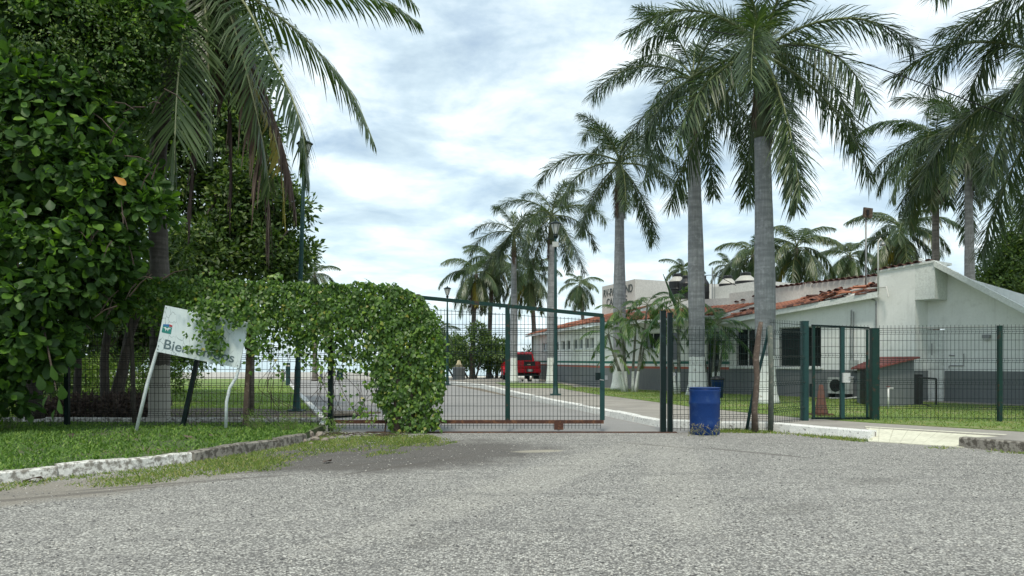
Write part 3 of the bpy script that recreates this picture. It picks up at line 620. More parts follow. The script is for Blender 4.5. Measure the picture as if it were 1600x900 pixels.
def palm(kind, X, Y, z0, zc, r0, label, group, sc=1.0, lean=(0, 0), nf=17, dead=3, tmat='royal_trunk', seed=0, r1=None, emin=-48, name=None, yellow=0, shaft=2.0, extra=()):
    rt = root(name or ('royal_palm' if kind == 'royal' else 'coconut_palm'), (X, Y, z0), label, 'palm tree', group)
    rg = random.Random(seed); h = zc-z0-(shaft if kind == 'royal' else 0.0)
    r1 = r1 or r0*0.72
    mb, top = trunk_mesh(h, r0, r1, bulge=(0.05 if kind == 'royal' else 0), flare=.55 if kind == 'royal' else .5, lean=lean)
    part(mb, 'trunk', MT[tmat], rt, True, True)
    cl = Vector(top)
    if kind == 'royal':
        mb = MB(); mb.tube([cl-Vector((0, 0, .04)), cl+Vector((0, 0, .3)), cl+Vector((0, 0, shaft*.6)), cl+Vector((0, 0, shaft+.35))], [r1*1.08, r1*1.12, r1*.85, r1*.28], 12)
        part(mb, 'crownshaft', MT['crownshaft'], rt, True, True); cl = cl+Vector((0, 0, shaft))
    g = 137.508; off = rg.uniform(0, 360)
    for i in range(nf):
        s = i/(nf-1); e = 82-(82-emin)*s**1.0
        ev = int(round(e/15.0)*15); o = put_frond(rt, cl+Vector((0, 0, 0.15-0.25*s)), kind, ev, rg.randint(0, 3), off+g*i+rg.uniform(-12, 12), sc*rg.uniform(.88, 1.06)*(0.8 if s < .1 else 1))
    for i in range(yellow): put_frond(rt, cl-Vector((0, 0, .2)), 'coco_yellow', -30, i % 2, rg.uniform(0, 360), sc*.85)
    for i in range(dead):
        put_frond(rt, cl-Vector((0, 0, .25)), 'royal_dead' if kind == 'royal' else 'coco_dead', rg.choice((-60, -75)), i % 2, off+360*i/max(1, dead)+rg.uniform(-20, 20), sc*(rg.uniform(.6, .9) if kind != 'royal' else rg.uniform(.42, .6)))
    for a_ in extra: put_frond(rt, cl, kind, *a_)
    return rt
def zat(py, Y): return H+(CY-py)/F*Y
def xat(px, Y): return (px-800)/F*Y
GR = 'royal palms with whitewashed trunks along the right side of the driveway'
palm('royal', xat(1196, 24.5), 24.5, .15, zat(82, 24.5), .30, 'nearest and thickest royal palm, whitewashed at the foot, just left of the barred window', GR, 1.3, nf=19, dead=3, seed=3, r1=.25, shaft=2.7, lean=(-0.1, 0))
palm('royal', xat(1089, 30), 30, .15, zat(126, 30), .30, 'tall royal palm with whitewashed foot rising right behind the blue drum', GR, 1.12, nf=16, dead=2, seed=8, r1=.24, shaft=2.2, lean=(-.15, 0))
palm('royal', xat(968, 36), 36, .15, zat(255, 36), .29, 'royal palm in front of the RV park lettering, beside the gate end', GR, 1.0, nf=16, dead=2, seed=21, r1=.20, shaft=1.7)
palm('royal', xat(862, 44), 44, .15, zat(338, 44), .25, 'royal palm just left of the teal lamp post, its white foot beside the red pickup', GR, .95, nf=15, dead=2, seed=31, r1=.2, shaft=1.6)
palm('royal', xat(803, 46), 46, .15, zat(365, 46), .2, 'slim royal palm whose white foot stands in front of the red pickup', GR, .82, nf=14, dead=2, seed=45, r1=.15, shaft=1.4)
GN = 'tall palms beyond the right edge of the clubhouse'
palm('royal', xat(1668, 21), 21, .15, zat(118, 21), .27, 'large palm crown reaching in from the right edge, in front of the others', GN, 1.2, nf=16, dead=2, seed=52, tmat='royal_thin', shaft=2.3)
palm('royal', xat(1690, 18.5), 18.5, .15, zat(-50, 18.5), .27, 'palm whose high fronds hang in at the top right corner above the other crowns', GN, 1.1, nf=15, dead=0, seed=59, tmat='royal_thin', emin=-25)
palm('royal', xat(1516, 36), 36, 0, zat(215, 36), .2, 'palm with a bare slim dark trunk rising behind the sloping white roof', GN, 1.15, nf=17, dead=1, seed=66, tmat='royal_thin', lean=(-.1, 0), r1=.16, shaft=1.2)
palm('coco', xat(1462, 38), 38, 0, zat(225, 38), .2, 'palm with a long brown skirt of dead fronds behind the top of the gable', GN, .95, nf=15, dead=6, seed=71, tmat='coco_trunk', yellow=1)
GB = 'coconut palms far off behind the clubhouse roof'
for px, py, Y, sc, lab, sd_, ye in [
    (1245, 388, 50, .58, 'coconut palm above the clubhouse roof just right of the thickest royal palm trunk', 101, 1),
    (1328, 402, 56, .50, 'small coconut palm behind the roof just left of the square antenna', 102, 0),
    (1408, 362, 46, .58, 'coconut palm behind the roof between the lamp bracket and the brown skirted palm', 103, 1),
    (1176, 398, 52, .50, 'coconut palm half hidden behind the thickest royal palm trunk, left side', 104, 0),
    (1138, 418, 58, .32, 'small pale green palm behind the black water tanks', 105, 1),
    (1066, 424, 58, .32, 'small palm showing just above the sign tower beside the second royal palm', 106, 1)]:
    palm('coco', xat(px, Y), Y, 0, zat(py, Y), .17, lab, GB, sc*1.4, nf=20, dead=3, tmat='coco_trunk', seed=sd_, yellow=ye, emin=-50)
GS = 'coconut palms by the sea seen through and above the gate'
for px, py, Y, sc, lab, sd_, ye, dd in [
    (738, 428, 57, .66, 'coconut palm with a shaggy brown skirt, leftmost of the tall ones above the gate', 111, 2, 8),
    (764, 410, 60, .70, 'coconut palm whose crown overlaps the shaggy leftmost one above the gate', 112, 2, 5),
    (836, 428, 58, .64, 'coconut palm with hanging brown skirt between the two royal palm trunks', 113, 1, 8),
    (914, 446, 70, .50, 'small lone coconut palm standing above the red tiled wing', 114, 0, 1),
    (690, 522, 52, .36, 'young low coconut palm behind the gate beside the left lamp post', 115, 1, 1)]:
    palm('coco', xat(px, Y), Y, 0, zat(py, Y), .2 if sc > .4 else .12, lab, GS, sc*1.12, nf=18, dead=dd, tmat='coco_trunk', seed=sd_, yellow=ye, emin=-60, lean=(random.uniform(-.5, .5), 0))
palm('coco', xat(492, 56), 56, 0, zat(430, 56), .18, 'coconut palm peeping over the vine hedge right of the left lamp post', GS, .5, nf=15, dead=1, tmat='coco_trunk', seed=116, emin=-40)
# big coconut palm on the left: every frond shaped on its own
def hero_palm():
    X0, Y0 = xat(248, 17.9), 17.9
    rt = root('coconut_palm', (X0, Y0, .1), 'big coconut palm with limewashed trunk behind the tilted sign, long fronds over the vine hedge', 'palm tree')
    top = at(322, -62, 17.6)
    pts = [Vector((X0, Y0, .05)), at(249, 640, Y0), at(250, 560, Y0), at(250, 450, Y0), at(248, 380, Y0), at(246, 320, 17.9), at(250, 200, 17.8), at(275, 80, 17.7), at(305, -10, 17.6), top]
    C = curve(pts, 30); k = len(C)
    mb = MB(); mb.tube([Vector(c) for c in C], [.235+.06*math.exp(-i/2)-.07*i/k+.008*math.sin(i*1.9) for i in range(k)], 14); part(mb, 'trunk', MT['coco_painted'], rt, True)
    c0 = top+Vector((0, 0, .1))
    def P(px, py, dy): return at(px, py, 17.6+dy)
    spec = [  # (pixel path with depth offsets, leaflet length, leaflets, material, dead?)
        ([(300, -30, -.2), (289, 40, -.9), (279, 110, -1.4), (274, 190, -1.7), (272, 275, -1.8)], 1.45, 96, 'g'),
        ([(345, -40, 0), (385, 10, -.5), (420, 80, -.8), (455, 150, -.9), (474, 215, -.9), (482, 280, -.8)], 1.3, 100, 'g'),
        ([(350, -50, 0), (400, 0, .3), (460, 45, .6), (515, 100, .8), (555, 155, .9), (584, 222, .9)], 1.15, 96, 'g'),
        ([(350, -50, 0), (430, -32, .2), (520, -16, .3), (600, 2, .4), (652, 34, .4)], .95, 90, 'g'),
        ([(340, -60, .2), (420, -75, .9), (520, -60, 1.4), (610, -30, 1.8), (650, 10, 1.9)], .9, 66, 'g'),
        ([(330, -50, .1), (365, 40, -.2), (392, 140, -.4), (412, 230, -.4), (422, 300, -.3)], 1.2, 84, 'g'),
        ([(315, -50, -.2), (322, 30, -.6), (326, 110, -.8), (330, 190, -.9), (332, 240, -.9)], 1.2, 80, 'g'),
        ([(300, -60, 0), (240, -90, -.6), (160, -70, -1.1), (90, -20, -1.4), (50, 60, -1.5)], 1.0, 70, 'g'),
        ([(300, -60, .3), (230, -40, .8), (180, 20, 1.3), (140, 100, 1.6)], 1.0, 60, 'g'),
        ([(325, -80, 0), (330, -200, .2), (370, -330, .4), (450, -400, .5)], .9, 60, 'g'),
        ([(320, -80, -.2), (290, -200, -.5), (220, -300, -.8), (130, -330, -1)], .9, 60, 'g'),
        ([(335, -70, .3), (400, -160, .8), (500, -220, 1.4), (610, -220, 2)], .9, 60, 'g'),
        ([(325, -60, -.4), (350, -120, -1.4), (380, -110, -2.4), (410, -50, -3.2)], .9, 60, 'g'),
        ([(325, -60, .5), (340, -110, 1.6), (350, -60, 2.6), (360, 40, 3.3)], .95, 60, 'g'),
        ([(340, -30, .1), (375, 90, .2), (405, 200, .1), (418, 290, 0), (420, 375, 0)], 1.0, 90, 'd'),
        ([(330, -30, .1), (348, 60, .1), (358, 150, 0), (362, 240, 0), (360, 330, 0)], .8, 80, 'd'),
        ([(318, -30, .1), (318, 80, .3), (312, 180, .3), (302, 270, .3), (296, 360, .3)], .8, 80, 'd'),
        ([(335, -20, .4), (380, 60, .6), (420, 160, .7), (450, 260, .6), (462, 330, .6)], .85, 80, 'd'),
        ([(345, -20, .3), (390, 100, .5), (425, 200, .5), (440, 270, .4), (446, 350, .4)], .7, 54, 'y'),
        ([(335, -20, .6), (370, 60, 1.0), (400, 170, 1.2), (392, 260, 1.2)], .7, 50, 'y')]
    for i, (pp, ll, nl, k_) in enumerate(spec):
        C = curve([c0]+[P(*q) for q in pp], 18)
        ms = {'g': [MT['hero_leaf'], MT['rachis_pale']], 'd': [MT['dead_leaf'], MT['rachis_dead']], 'y': [MT['yellow_leaf'], MT['rachis_pale']]}[k_]
        V, Fs, t, mi = frond_geo(C, nl, ll, 0.050 if k_ == 'g' else .06, 10, (.16 if i not in (1, 2, 3, 4) else .4) if k_ != 'd' else .6, (36 if i not in (1, 2, 3, 4) else 24) if k_ != 'd' else 50, .14, .045, seed=300+i, ragged=.08 if k_ == 'g' else .3)
        V = V-np.array(rt.location)
        obj('frond' if k_ != 'd' else 'dead_frond', np_mesh('frond', V, Fs, ms, t, mi), rt, True)
    # tattered leaf-base fibre under the crown
    mb = MB()
    for i in range(7):
        a = i/7*6.28; p = top+Vector((math.cos(a)*.16, math.sin(a)*.16, -.2)); mb.tube([p, p+Vector((math.cos(a)*.35, math.sin(a)*.35, .1)), p+Vector((math.cos(a)*.5, math.sin(a)*.5, -.3))], [.07, .05, .02], 5)
    part(mb, 'leaf_bases', MT['rachis_dead'], rt)
hero_palm()
# low yellowing young palm frond clump right of the trunk
def yellow_sprig():
    X, Y = xat(391, 20), 20.0
    rt = root('young_palm', (X, Y, .1), 'small yellowing palm sprig showing over the vine hedge under the dead fronds', 'young palm')
    mb = MB(); mb.tube([(0, 0, 0), (0.05, 0, 1.6), (0, 0, 2.5)], [.09, .07, .05], 8); part(mb, 'trunk', MT['coco_trunk'], rt, True, True)
    for i, (e, a, s) in enumerate([(75, 150, .30), (60, 200, .34), (45, 100, .3), (60, 20, .26), (30, 300, .28), (75, 260, .26)]): put_frond(rt, Vector((0, 0, 2.45)), 'coco_yellow' if i < 3 else 'coco', e, i % 2, a, s)
yellow_sprig()
# areca palm clumps in front of the clubhouse
def areca(px, Y, stems, label, seed, sc=1.0):
    X = xat(px, Y); rt = root('areca_palm', (X, Y, .16), label, 'areca palm', 'bushy areca palms between the royal palm trunks'); rg = random.Random(seed)
    for i, (dpx, ztop, nfr, s) in enumerate(stems):
        dx = dpx/F*Y; dy = rg.uniform(-.5, .5); bx = dx*.35
        pts = [Vector((bx, dy*.4, 0)), Vector((bx+(dx-bx)*.3, dy*.6, ztop*.4)), Vector((dx*.85, dy*.9, ztop*.75)), Vector((dx, dy, ztop))]
        mb = MB(); mb.tube([Vector(p) for p in curve(pts, 9)], [.065-.003*j for j in range(10)], 8); part(mb, 'stem', MT['areca_stem'], rt, True, True)
        off = rg.uniform(0, 360)
        for j in range(nfr):
            e = 80-115*(j/(nfr-1)); put_frond(rt, Vector((dx, dy, ztop-.05)), 'areca', int(round(e/15)*15), j % 2, off+137.5*j, s*sc*rg.uniform(.85, 1.1))
    return rt
areca(985, 33, [(-34, 2.5, 8, .85), (-14, 3.5, 8, .9), (10, 2.9, 8, .9), (30, 3.8, 9, .95), (-25, 1.6, 6, .7), (22, 1.9, 6, .7)], 'dense areca palm clump below the RV park lettering, beside the gate end post', 5)
ar = areca(1062, 31, [(0, 3.75, 9, 1.2), (-16, 2.6, 7, .8)], 'areca palm with a tall closed spear leaf, left of the blue drum palm trunk', 6)
mb = MB(); mb.tube([at(1062, 495, 31), at(1052, 468, 31), at(1036, 428, 31)], [.05, .075, .012], 6); part(mb, 'spear_leaf', MT['areca_leaf'], ar)
areca(1112, 31.3, [(4, 2.8, 9, 1.05), (16, 2.4, 7, .85), (-14, 3.0, 7, .9)], 'areca palm between the two nearest royal palms, in front of the glazed door', 7)
# ------------------------------------------------------------------ broadleaf trees
def crown_points(blobs, n, rng, shell=0.55):
    """points in a union of ellipsoids, denser near the skin and broken into clumps"""
    P = []; O = []
    vol = np.array([b[3]*b[4]*b[5] for b in blobs])**(2/3.); vol /= vol.sum()
    for b, k in zip(blobs, (vol*n).astype(int)+1):
        c = np.array(b[:3]); r_ = np.array(b[3:6]); d = nrm(rng.randn(k, 3)); rad = shell+(1-shell)*rng.rand(k)**0.6
        q = d*rad[:, None]; P.append(c+q*r_); O.append(d)
    return np.concatenate(P), np.concatenate(O)
def tree(name, X, Y, z0, trunks, blobs, n_clump, per, leafL, leafW, T, m, label, cat='tree', group=None, seed=0, spread=.3, upb=.5, shell=.5, nobj=0, key=None, gaps=0.0, clip=None):
    rng = np.random.RandomState(seed); rt = root(name, (X, Y, z0), label, cat, group)
    for tr in trunks:
        mb = MB(); pts = curve(tr[0], 12); k = len(pts); mb.tube([Vector(p) for p in pts], [tr[1]+(tr[2]-tr[1])*i/(k-1) for i in range(k)], 9); part(mb, tr[3] if len(tr) > 3 else 'trunk', MT['bark'], rt, True)
    C, O = crown_points(blobs, n_clump, rng, shell)
    if gaps > 0:
        v = np.sin(C[:, 0]*1.9+seed)+np.sin(C[:, 2]*2.3+C[:, 0]*.7)+np.sin(C[:, 1]*1.7+1.3*C[:, 2]); keep = (v > -3+gaps*2) | (rng.rand(len(C)) < .25); C = C[keep]; O = O[keep]
    if clip is not None: kk = clip(C); C = C[kk]; O = O[kk]
    n = len(C)*per
    Pc = np.repeat(C, per, 0); Oc = np.repeat(O, per, 0)
    D = nrm(rng.randn(n, 3)+Oc*.5+np.array([0, 0, -.15])); P = Pc+D*spread*rng.rand(n, 1)
    Nn = Oc*.5+np.array([0, -.15, upb])+rng.randn(n, 3)*(.35 if T is not T_BIG else .5)
    k = (.7+.5*rng.rand(n)) if T is not T_BIG else np.repeat(.6+.65*rng.rand(len(C)), per)*(.8+.35*rng.rand(n)); L = leafL*k; W = leafW*k*(.85+.3*rng.rand(n))
    if nobj:
        vis = -(P[:, 1])*2+L*20+rng.rand(n)*.8
        px = 800+F*P[:, 0]/P[:, 1]; py = CY-F*(P[:, 2]-H)/P[:, 1]; ok = (px > 0) & (py > 0) & (py < 700) & (L > leafL*.85)
        order = np.argsort(np.where(ok, -vis, 1e9)); 
        pick = order[:nobj]; leaf_objects('leaf', P, D, Nn, L, W, T, m, rt, pick, key or name)
        mask = np.ones(n, bool); mask[pick] = False
        P, D, Nn, L, W = P[mask], D[mask], Nn[mask], L[mask], W[mask]
    V, Fs, t = leaves(P, D, Nn, L, W, T, rng)
    V = V-np.array(rt.location)
    o = obj('crown', np_mesh('crown', V, Fs, m, t), rt, True); o['kind'] = 'stuff'; return rt
# sea almond at the far left, hanging over the verge
Y1 = 15.0
def B(px, py, Y, rx, ry, rz): p = at(px, py, Y); return (p.x, p.y, p.z, rx, ry, rz)
sa = tree('sea_almond_tree', xat(60, 17.2), 17.2, .12,
     [([at(55, 655, 17.2), at(50, 560, 17.2), at(70, 420, 17), at(40, 250, 16.6), at(60, 60, 16.2)], .2, .07), ([at(70, 420, 17), at(120, 330, 16.6), at(170, 200, 16.2)], .08, .03, 'limb'), ([at(60, 500, 17), at(0, 400, 16.4), at(-60, 250, 16)], .09, .03, 'limb')],
     [B(40, 60, 15.6, 2.0, 1.3, 1.6), B(150, 110, 15.8, 1.1, 1.0, 1.2), B(60, 230, 15.2, 1.9, 1.2, 1.5), B(150, 300, 15.3, 1.1, 1.0, 1.0), B(60, 400, 15.0, 1.7, 1.2, 1.2), B(150, 400, 15.5, .75, .8, .9), B(30, 520, 14.9, 1.1, 1.0, .75), B(215, 290, 15.6, .55, .6, .5), B(-160, 250, 15.6, 1.8, 1.6, 3.2), B(60, -160, 16, 2.6, 1.8, 1.8), B(180, 392, 15.8, .45, .5, .5), B(110, 470, 15.4, .9, .8, .5), B(30, -20, 15.3, 1.5, 1.0, 1.0), B(230, 20, 15.6, .7, .7, .7), B(100, 150, 15.0, .9, .8, .7), B(236, 322, 15.2, .38, .4, .3), B(130, 260, 14.7, .6, .5, .45), B(60, 340, 14.3, .7, .5, .5), B(140, 390, 14.8, .6, .5, .45), B(30, 130, 14.6, .7, .5, .5), B(60, 450, 14.4, .6, .5, .4), B(25, 560, 15.2, .9, .6, .55), B(-20, 610, 15.0, .9, .6, .5), B(70, 530, 15.3, .6, .5, .4), B(140, 478, 15.6, .7, .5, .35)],
     4600, 8, .235, .20, T_BIG, MT['big_leaf'], 'dense tree with big rounded glossy leaves filling the left edge of the photo', seed=3, spread=.17, upb=.75, shell=.62, nobj=260, key='almond', gaps=.62)
tf = [(95, 600), (92, 622), (86, 640), (75, 618), (60, 585), (100, 560), (80, 570), (110, 545)]
mb = MB(); mb.tube([at(70, 520, 14.6), at(80, 570, 14.1), at(88, 610, 13.9)], [.02, .015, .008], 5); part(mb, 'twig', MT['twig'], sa)
rg = np.random.RandomState(4); n = len(tf)
P = np.array([at(a, b, 13.9) for a, b in tf]); D = nrm(rg.randn(n, 3)*.5+np.array([0, 0, -.7])); Nn = np.array([[0, -1, .6]]*n)+rg.randn(n, 3)*.3
leaf_objects('leaf', P, D, Nn, np.full(n, .3), np.full(n, .25), T_BIG, MT['big_leaf'], sa, range(n), 'almond')
mb = MB()
for _ in range(60):
    q = at(rg.uniform(20, 260), rg.uniform(90, 560), rg.uniform(14.3, 15.2)); e_ = Vector((rg.uniform(-.5, .6), rg.uniform(-.3, .1), rg.uniform(-.35, .45))); mb.tube([q, q+e_*.5+Vector((0, 0, .05)), q+e_], [.016, .011, .005], 4)
o = part(mb, 'twigs', MT['twig'], sa); o['kind'] = 'stuff'
P = np.array([at(178, 276, 14.0)]*2); leaf_objects('leaf', P, np.array([[.6, 0, -.4], [.3, 0, -.5]]), np.array([[.1, -1, .4]]*2), np.array([.26, .18]), np.array([.2, .15]), T_BIG, MT['old_leaf'], sa, range(1), 'old')
# small leaved creeper hanging over the top left of that tree
tree('climbing_creeper', xat(150, 15.4), 15.4, .12, [([at(210, 660, 16.6), at(200, 480, 16.2), at(150, 240, 15.4), at(120, 60, 15.1)], .05, .02, 'stem')],
     [B(60, 40, 14.9, 1.4, .7, 1.3), B(170, 70, 15.1, .9, .6, .9), B(10, 210, 14.9, .7, .5, .8), B(230, 60, 15.6, .8, .6, .8), B(225, 150, 15.9, .5, .5, .6)], 900, 12, .085, .075, T_SM, MT['tree_leaf'], 'fine leaved creeper draped over the top of the big leaved tree at the left', 'creeper', seed=12, spread=.22, shell=.6, gaps=.6)
# dense tree behind the coconut palm
tree('broadleaf_tree', xat(330, 24), 24, .1, [([at(262, 650, 24), at(258, 560, 24), at(290, 430, 24), at(340, 300, 24)], .16, .06), ([at(180, 640, 21), at(195, 560, 21), at(215, 470, 21.5), at(260, 380, 22)], .16, .08, 'limb'), ([at(275, 470, 24), at(400, 420, 24), at(450, 360, 24)], .07, .03, 'limb')],
     [B(300, 60, 25, 2.6, 1.8, 2.6), B(220, 230, 24, 2.0, 1.5, 2.4), B(380, 330, 24.5, 1.4, 1.3, 1.7), B(320, 200, 25, 1.6, 1.4, 2.0), B(300, 400, 23.5, 1.6, 1.4, 1.2), B(420, 400, 24, 1.0, 1.0, .9), B(465, 320, 24.5, .45, .6, .5), B(470, 395, 24.3, .45, .5, .5), B(455, 430, 24, .5, .5, .45), B(380, 210, 25.5, .9, .9, 1.0), B(150, 120, 26, 3.0, 1.5, 3.2), B(20, 100, 25, 3.0, 1.5, 3.6), B(60, 300, 25, 3.2, 1.5, 3.0), B(380, 110, 26, 1.0, 1.0, 1.4), B(400, 300, 24.5, 1.3, 1.0, 1.4), B(330, 330, 25.5, 1.6, 1.0, 1.6), B(420, 380, 25.5, 1.1, 1.0, 1.3), B(300, 420, 25, 1.6, 1.0, 1.3), B(400, 200, 26, .9, .8, 1.2)],
     5200, 18, .20, .17, T_SM, MT['tree_leaf'], 'dark dense tree behind the hanging coconut fronds, its leafy edge beside the lamp post', seed=5, spread=.38, shell=.15, gaps=.0)
# dark undergrowth trunks at the far left
for i, (px, Y, wd, pts, lab) in enumerate([
    (165, 20.5, .13, [(165, 642), (163, 560), (170, 490), (150, 420)], 'slender dark trunk behind the fence, left of the leaning trunk'),
    (196, 20.8, .14, [(172, 640), (188, 585), (205, 520), (235, 440)], 'trunk leaning right behind the fence, next to the green sunlit gap'),
    (120, 19.5, .10, [(118, 645), (122, 560), (112, 470), (130, 400)], 'thin trunk just right of the first green fence post'),
    (30, 19.0, .12, [(35, 650), (28, 560), (45, 480), (20, 400)], 'dark trunk in the gloom at the left edge behind the fence')]):
    p0 = at(*pts[0], Y); tree('understory_tree', p0.x, p0.y, .1, [([at(a, b, Y) for a, b in pts], wd, wd*.5)],
        [(at(*pts[-1], Y).x, Y, at(*pts[-1], Y).z+.3, 1.3, 1.0, 1.1)], 110, 16, .16, .11, T_SM, MT['tree_leaf'], lab, 'tree', 'dark trunks behind the left fence', seed=30+i, spread=.35)
def bush(px, py, Y, rx, ry, rz, m, label, seed, n=260, L=.10, name='bush', group=None, per=12, T=T_SM):
    p = at(px, py, Y); X = p.x
    rt = root(name, (X, Y, .1), label, 'bush', group); rng = np.random.RandomState(seed)
    mb = MB()
    for k in range(5): a = k*1.26; mb.tube([(0, 0, 0), (math.cos(a)*rx*.3, math.sin(a)*ry*.3, rz*.7), (math.cos(a)*rx*.6, math.sin(a)*ry*.6, rz*1.3)], [.03, .02, .01], 5)
    part(mb, 'stem', MT['twig'], rt, False, True)
    C, O = crown_points([(0, 0, rz, rx, ry, rz)], n, rng, .3); nn = len(C)*per
    Pc = np.repeat(C, per, 0); D = nrm(rng.randn(nn, 3)); P = Pc+D*.16*rng.rand(nn, 1); Nn = np.array([0, -.2, .8])+rng.randn(nn, 3)*.5; k = .7+.6*rng.rand(nn)
    V, Fs, t = leaves(P, D, Nn, L*k, L*.7*k, T, rng); o = obj('foliage', np_mesh('foliage', V, Fs, m, t), rt, True); o['kind'] = 'stuff'
bush(225, 590, 27, 2.2, 1.0, .95, MT['bush_leaf'], 'bright yellow green bush in the sunny gap behind the limewashed trunk', 61, 420, .12)
bush(135, 600, 24.5, 1.2, .8, .85, MT['bush_leaf'], 'yellow green bush glimpsed between the dark trunks at the left', 62, 240, .11)
bush(40, 610, 21.5, 1.6, .8, .8, MT['tree_leaf'], 'dark shrub at the foot of the trunks behind the fence at the left edge', 63, 260, .12)
bush(205, 640, 19.3, .9, .5, .28, MT['dead_leaf'], 'low heap of dry brown brush behind the fence under the leaning trunk', 64, 160, .14)
bush(115, 650, 18.9, 1.2, .4, .25, MT['dead_leaf'], 'dry leaf litter and twigs heaped behind the first green fence post', 65, 170, .14)
# hedge of dark trees far left so no bare horizon shows behind the trunks
for i, (px, py, Y, rx, ry, rz, lab) in enumerate([(60, 480, 32, 4.0, 2.0, 2.6, 'dark bushy tree mass deep behind the left trunks'), (250, 500, 34, 2.6, 1.6, 1.7, 'bushy tree behind the sunny gap at the left'), (-140, 450, 26, 3.4, 2.0, 3.2, 'dark bushy tree beyond the left edge of the photo')]):
    p = at(px, py, Y); tree('bushy_tree', p.x, Y, .1, [([(p.x, Y, .1), (p.x+.2, Y, 1.2), (p.x, Y, p.z)], .16, .08)], [(p.x, Y, p.z, rx, ry, rz), (p.x-rx*.6, Y, p.z-rz*.4, rx*.6, ry, rz*.7), (p.x+rx*.5, Y, p.z-rz*.5, rx*.5, ry, rz*.6)], 800, 16, .26, .2, T_SM, MT['tree_leaf'], lab, seed=70+i, spread=.45)
# sea almonds by the promenade seen through the gate
for i, (px, Y, rx, top, bot, lab) in enumerate([(735, 56, 2.5, 508, 574, 'spreading dark tree by the sea behind the gate, right of the lamp post'), (775, 58, 1.6, 535, 578, 'lower spreading tree between the gate post and the lamp post by the sea'), (862, 60, 2.3, 532, 574, 'dark tree by the sea just left of the red tiled wing'), (712, 60, 1.3, 530, 576, 'small dark tree behind the grey litter bin by the sea')]):
    X = xat(px, Y); zt = zat(top, Y); zb = zat(bot, Y); zm = (zt+zb)/2
    tree('spreading_tree', X, Y, .03, [([(X, Y, 0), (X+.1, Y, .8), (X, Y, zm)], .14, .08), ([(X+.3, Y+.2, 0), (X+.6, Y, .9), (X+rx*.4, Y, zm)], .09, .04, 'limb'), ([(X-.2, Y+.1, .2), (X-.6, Y, 1.0), (X-rx*.45, Y, zm)], .08, .04, 'limb')],
         [(X, Y, zm, rx*.6, 1.6, (zt-zb)*.5), (X-rx*.55, Y, zm-.2, rx*.5, 1.3, (zt-zb)*.33), (X+rx*.6, Y, zm-.25, rx*.5, 1.3, (zt-zb)*.3), (X+rx*.2, Y, zt-.5, rx*.3, .9, .6)], 260, 14, .26, .2, T_SM, MT['tree_leaf'], lab, 'tree', 'spreading trees by the sea', seed=80+i, spread=.35, gaps=.3)
p = at(1600, 400, 38)
tree('dense_tree', p.x+.5, 38, .1, [([(p.x+.5, 38, .1), (p.x+.4, 38, 2), (p.x+.6, 38, 5.5)], .25, .12)],
     [B(1590, 420, 38, 1.9, 1.5, 1.6), B(1620, 370, 38, 1.7, 1.5, 1.3), B(1560, 440, 37.5, 1.0, 1.0, .9), B(1650, 430, 38, 2.4, 1.6, 2.0), B(1690, 350, 38, 2.2, 1.6, 1.7), B(1640, 500, 38, 3.0, 1.5, 1.5)], 3600, 15, .2, .14, T_SM, MT['tree_leaf'], 'dark feathery tree behind the sloping white roof at the right edge', seed=91, spread=.45, gaps=.15, shell=.2)
# ------------------------------------------------------------------ fences
def vfold(zs, z0, z1): pass
def mesh_wires(mb, p0, p1, z0, z1, sp=.075, r=.0042, folds=(0.35, 0.95, 1.55, 2.1), hs=.2, top0=None, top1=None, spikes=.06):
    """welded wire panel with V-shaped stiffening folds"""
    p0 = Vector((*p0, 0)); p1 = Vector((*p1, 0)); L = (p1-p0).length; d = (p1-p0)/L; nn = Vector((d.y, -d.x, 0))
    if nn.y > 0: nn = -nn
    top0 = top0 if top0 is not None else z1; top1 = top1 if top1 is not None else z1
    lv = []   # (z, offset)
    for f in folds: lv += [(z0+f-.045, 0), (z0+f, .035), (z0+f+.045, 0)]
    n = int(L/sp)
    jr = random.Random(int(L*1000)); old = r > .0047
    def wire(a, b, rr):
        t = (b-a).normalized(); s1 = t.cross(nn)
        s1 = s1.normalized() if s1.length > .1 else Vector((1, 0, 0)); s2 = t.cross(s1).normalized()
        c = [s1*rr, s2*rr, -s1*rr, -s2*rr]; mb.add([a+q for q in c]+[b+q for q in c], [(0, 1, 5, 4), (1, 2, 6, 5), (2, 3, 7, 6), (3, 0, 4, 7)])
    for i in range(n+1):
        q = p0+d*(L*i/n+(jr.gauss(0, .012) if old else jr.gauss(0, .003)))+nn*(.05*math.sin(i*.11) if old else .01*math.sin(i*.13)); zt = top0+(top1-top0)*i/n
        pts = [q+Vector((0, 0, z0))]+[q+nn*o+Vector((0, 0, z)) for z, o in lv if z < zt-.03]+[q+Vector((0, 0, zt+spikes))]
        for a, b in zip(pts, pts[1:]): wire(a, b, r)
    z = z0+.05; hz_ = []
    while z < max(top0, top1)-.02:
        hz_.append((z, 0)); z += hs
    hz_ = [h for h in hz_ if all(abs(h[0]-(z0+f)) > .07 for f in folds)]+lv
    for z, o in hz_:
        def zl(u): return z
        e = L if z <= min(top0, top1) else (L*(top0-z)/(top0-top1) if top0 > top1 else L)
        a = p0 if top0 >= z else p0+d*(L*(z-top0)/(top1-top0))
        wire(a+nn*o+Vector((0, 0, z)), p0+d*e+nn*o+Vector((0, 0, z)), r)
    for i in range(8):
        a = p0+d*L*i/8; b = p0+d*L*(i+1)/8; wire(a+Vector((0, 0, top0+(top1-top0)*i/8-.01)), b+Vector((0, 0, top0+(top1-top0)*(i+1)/8-.01)), r*1.1)
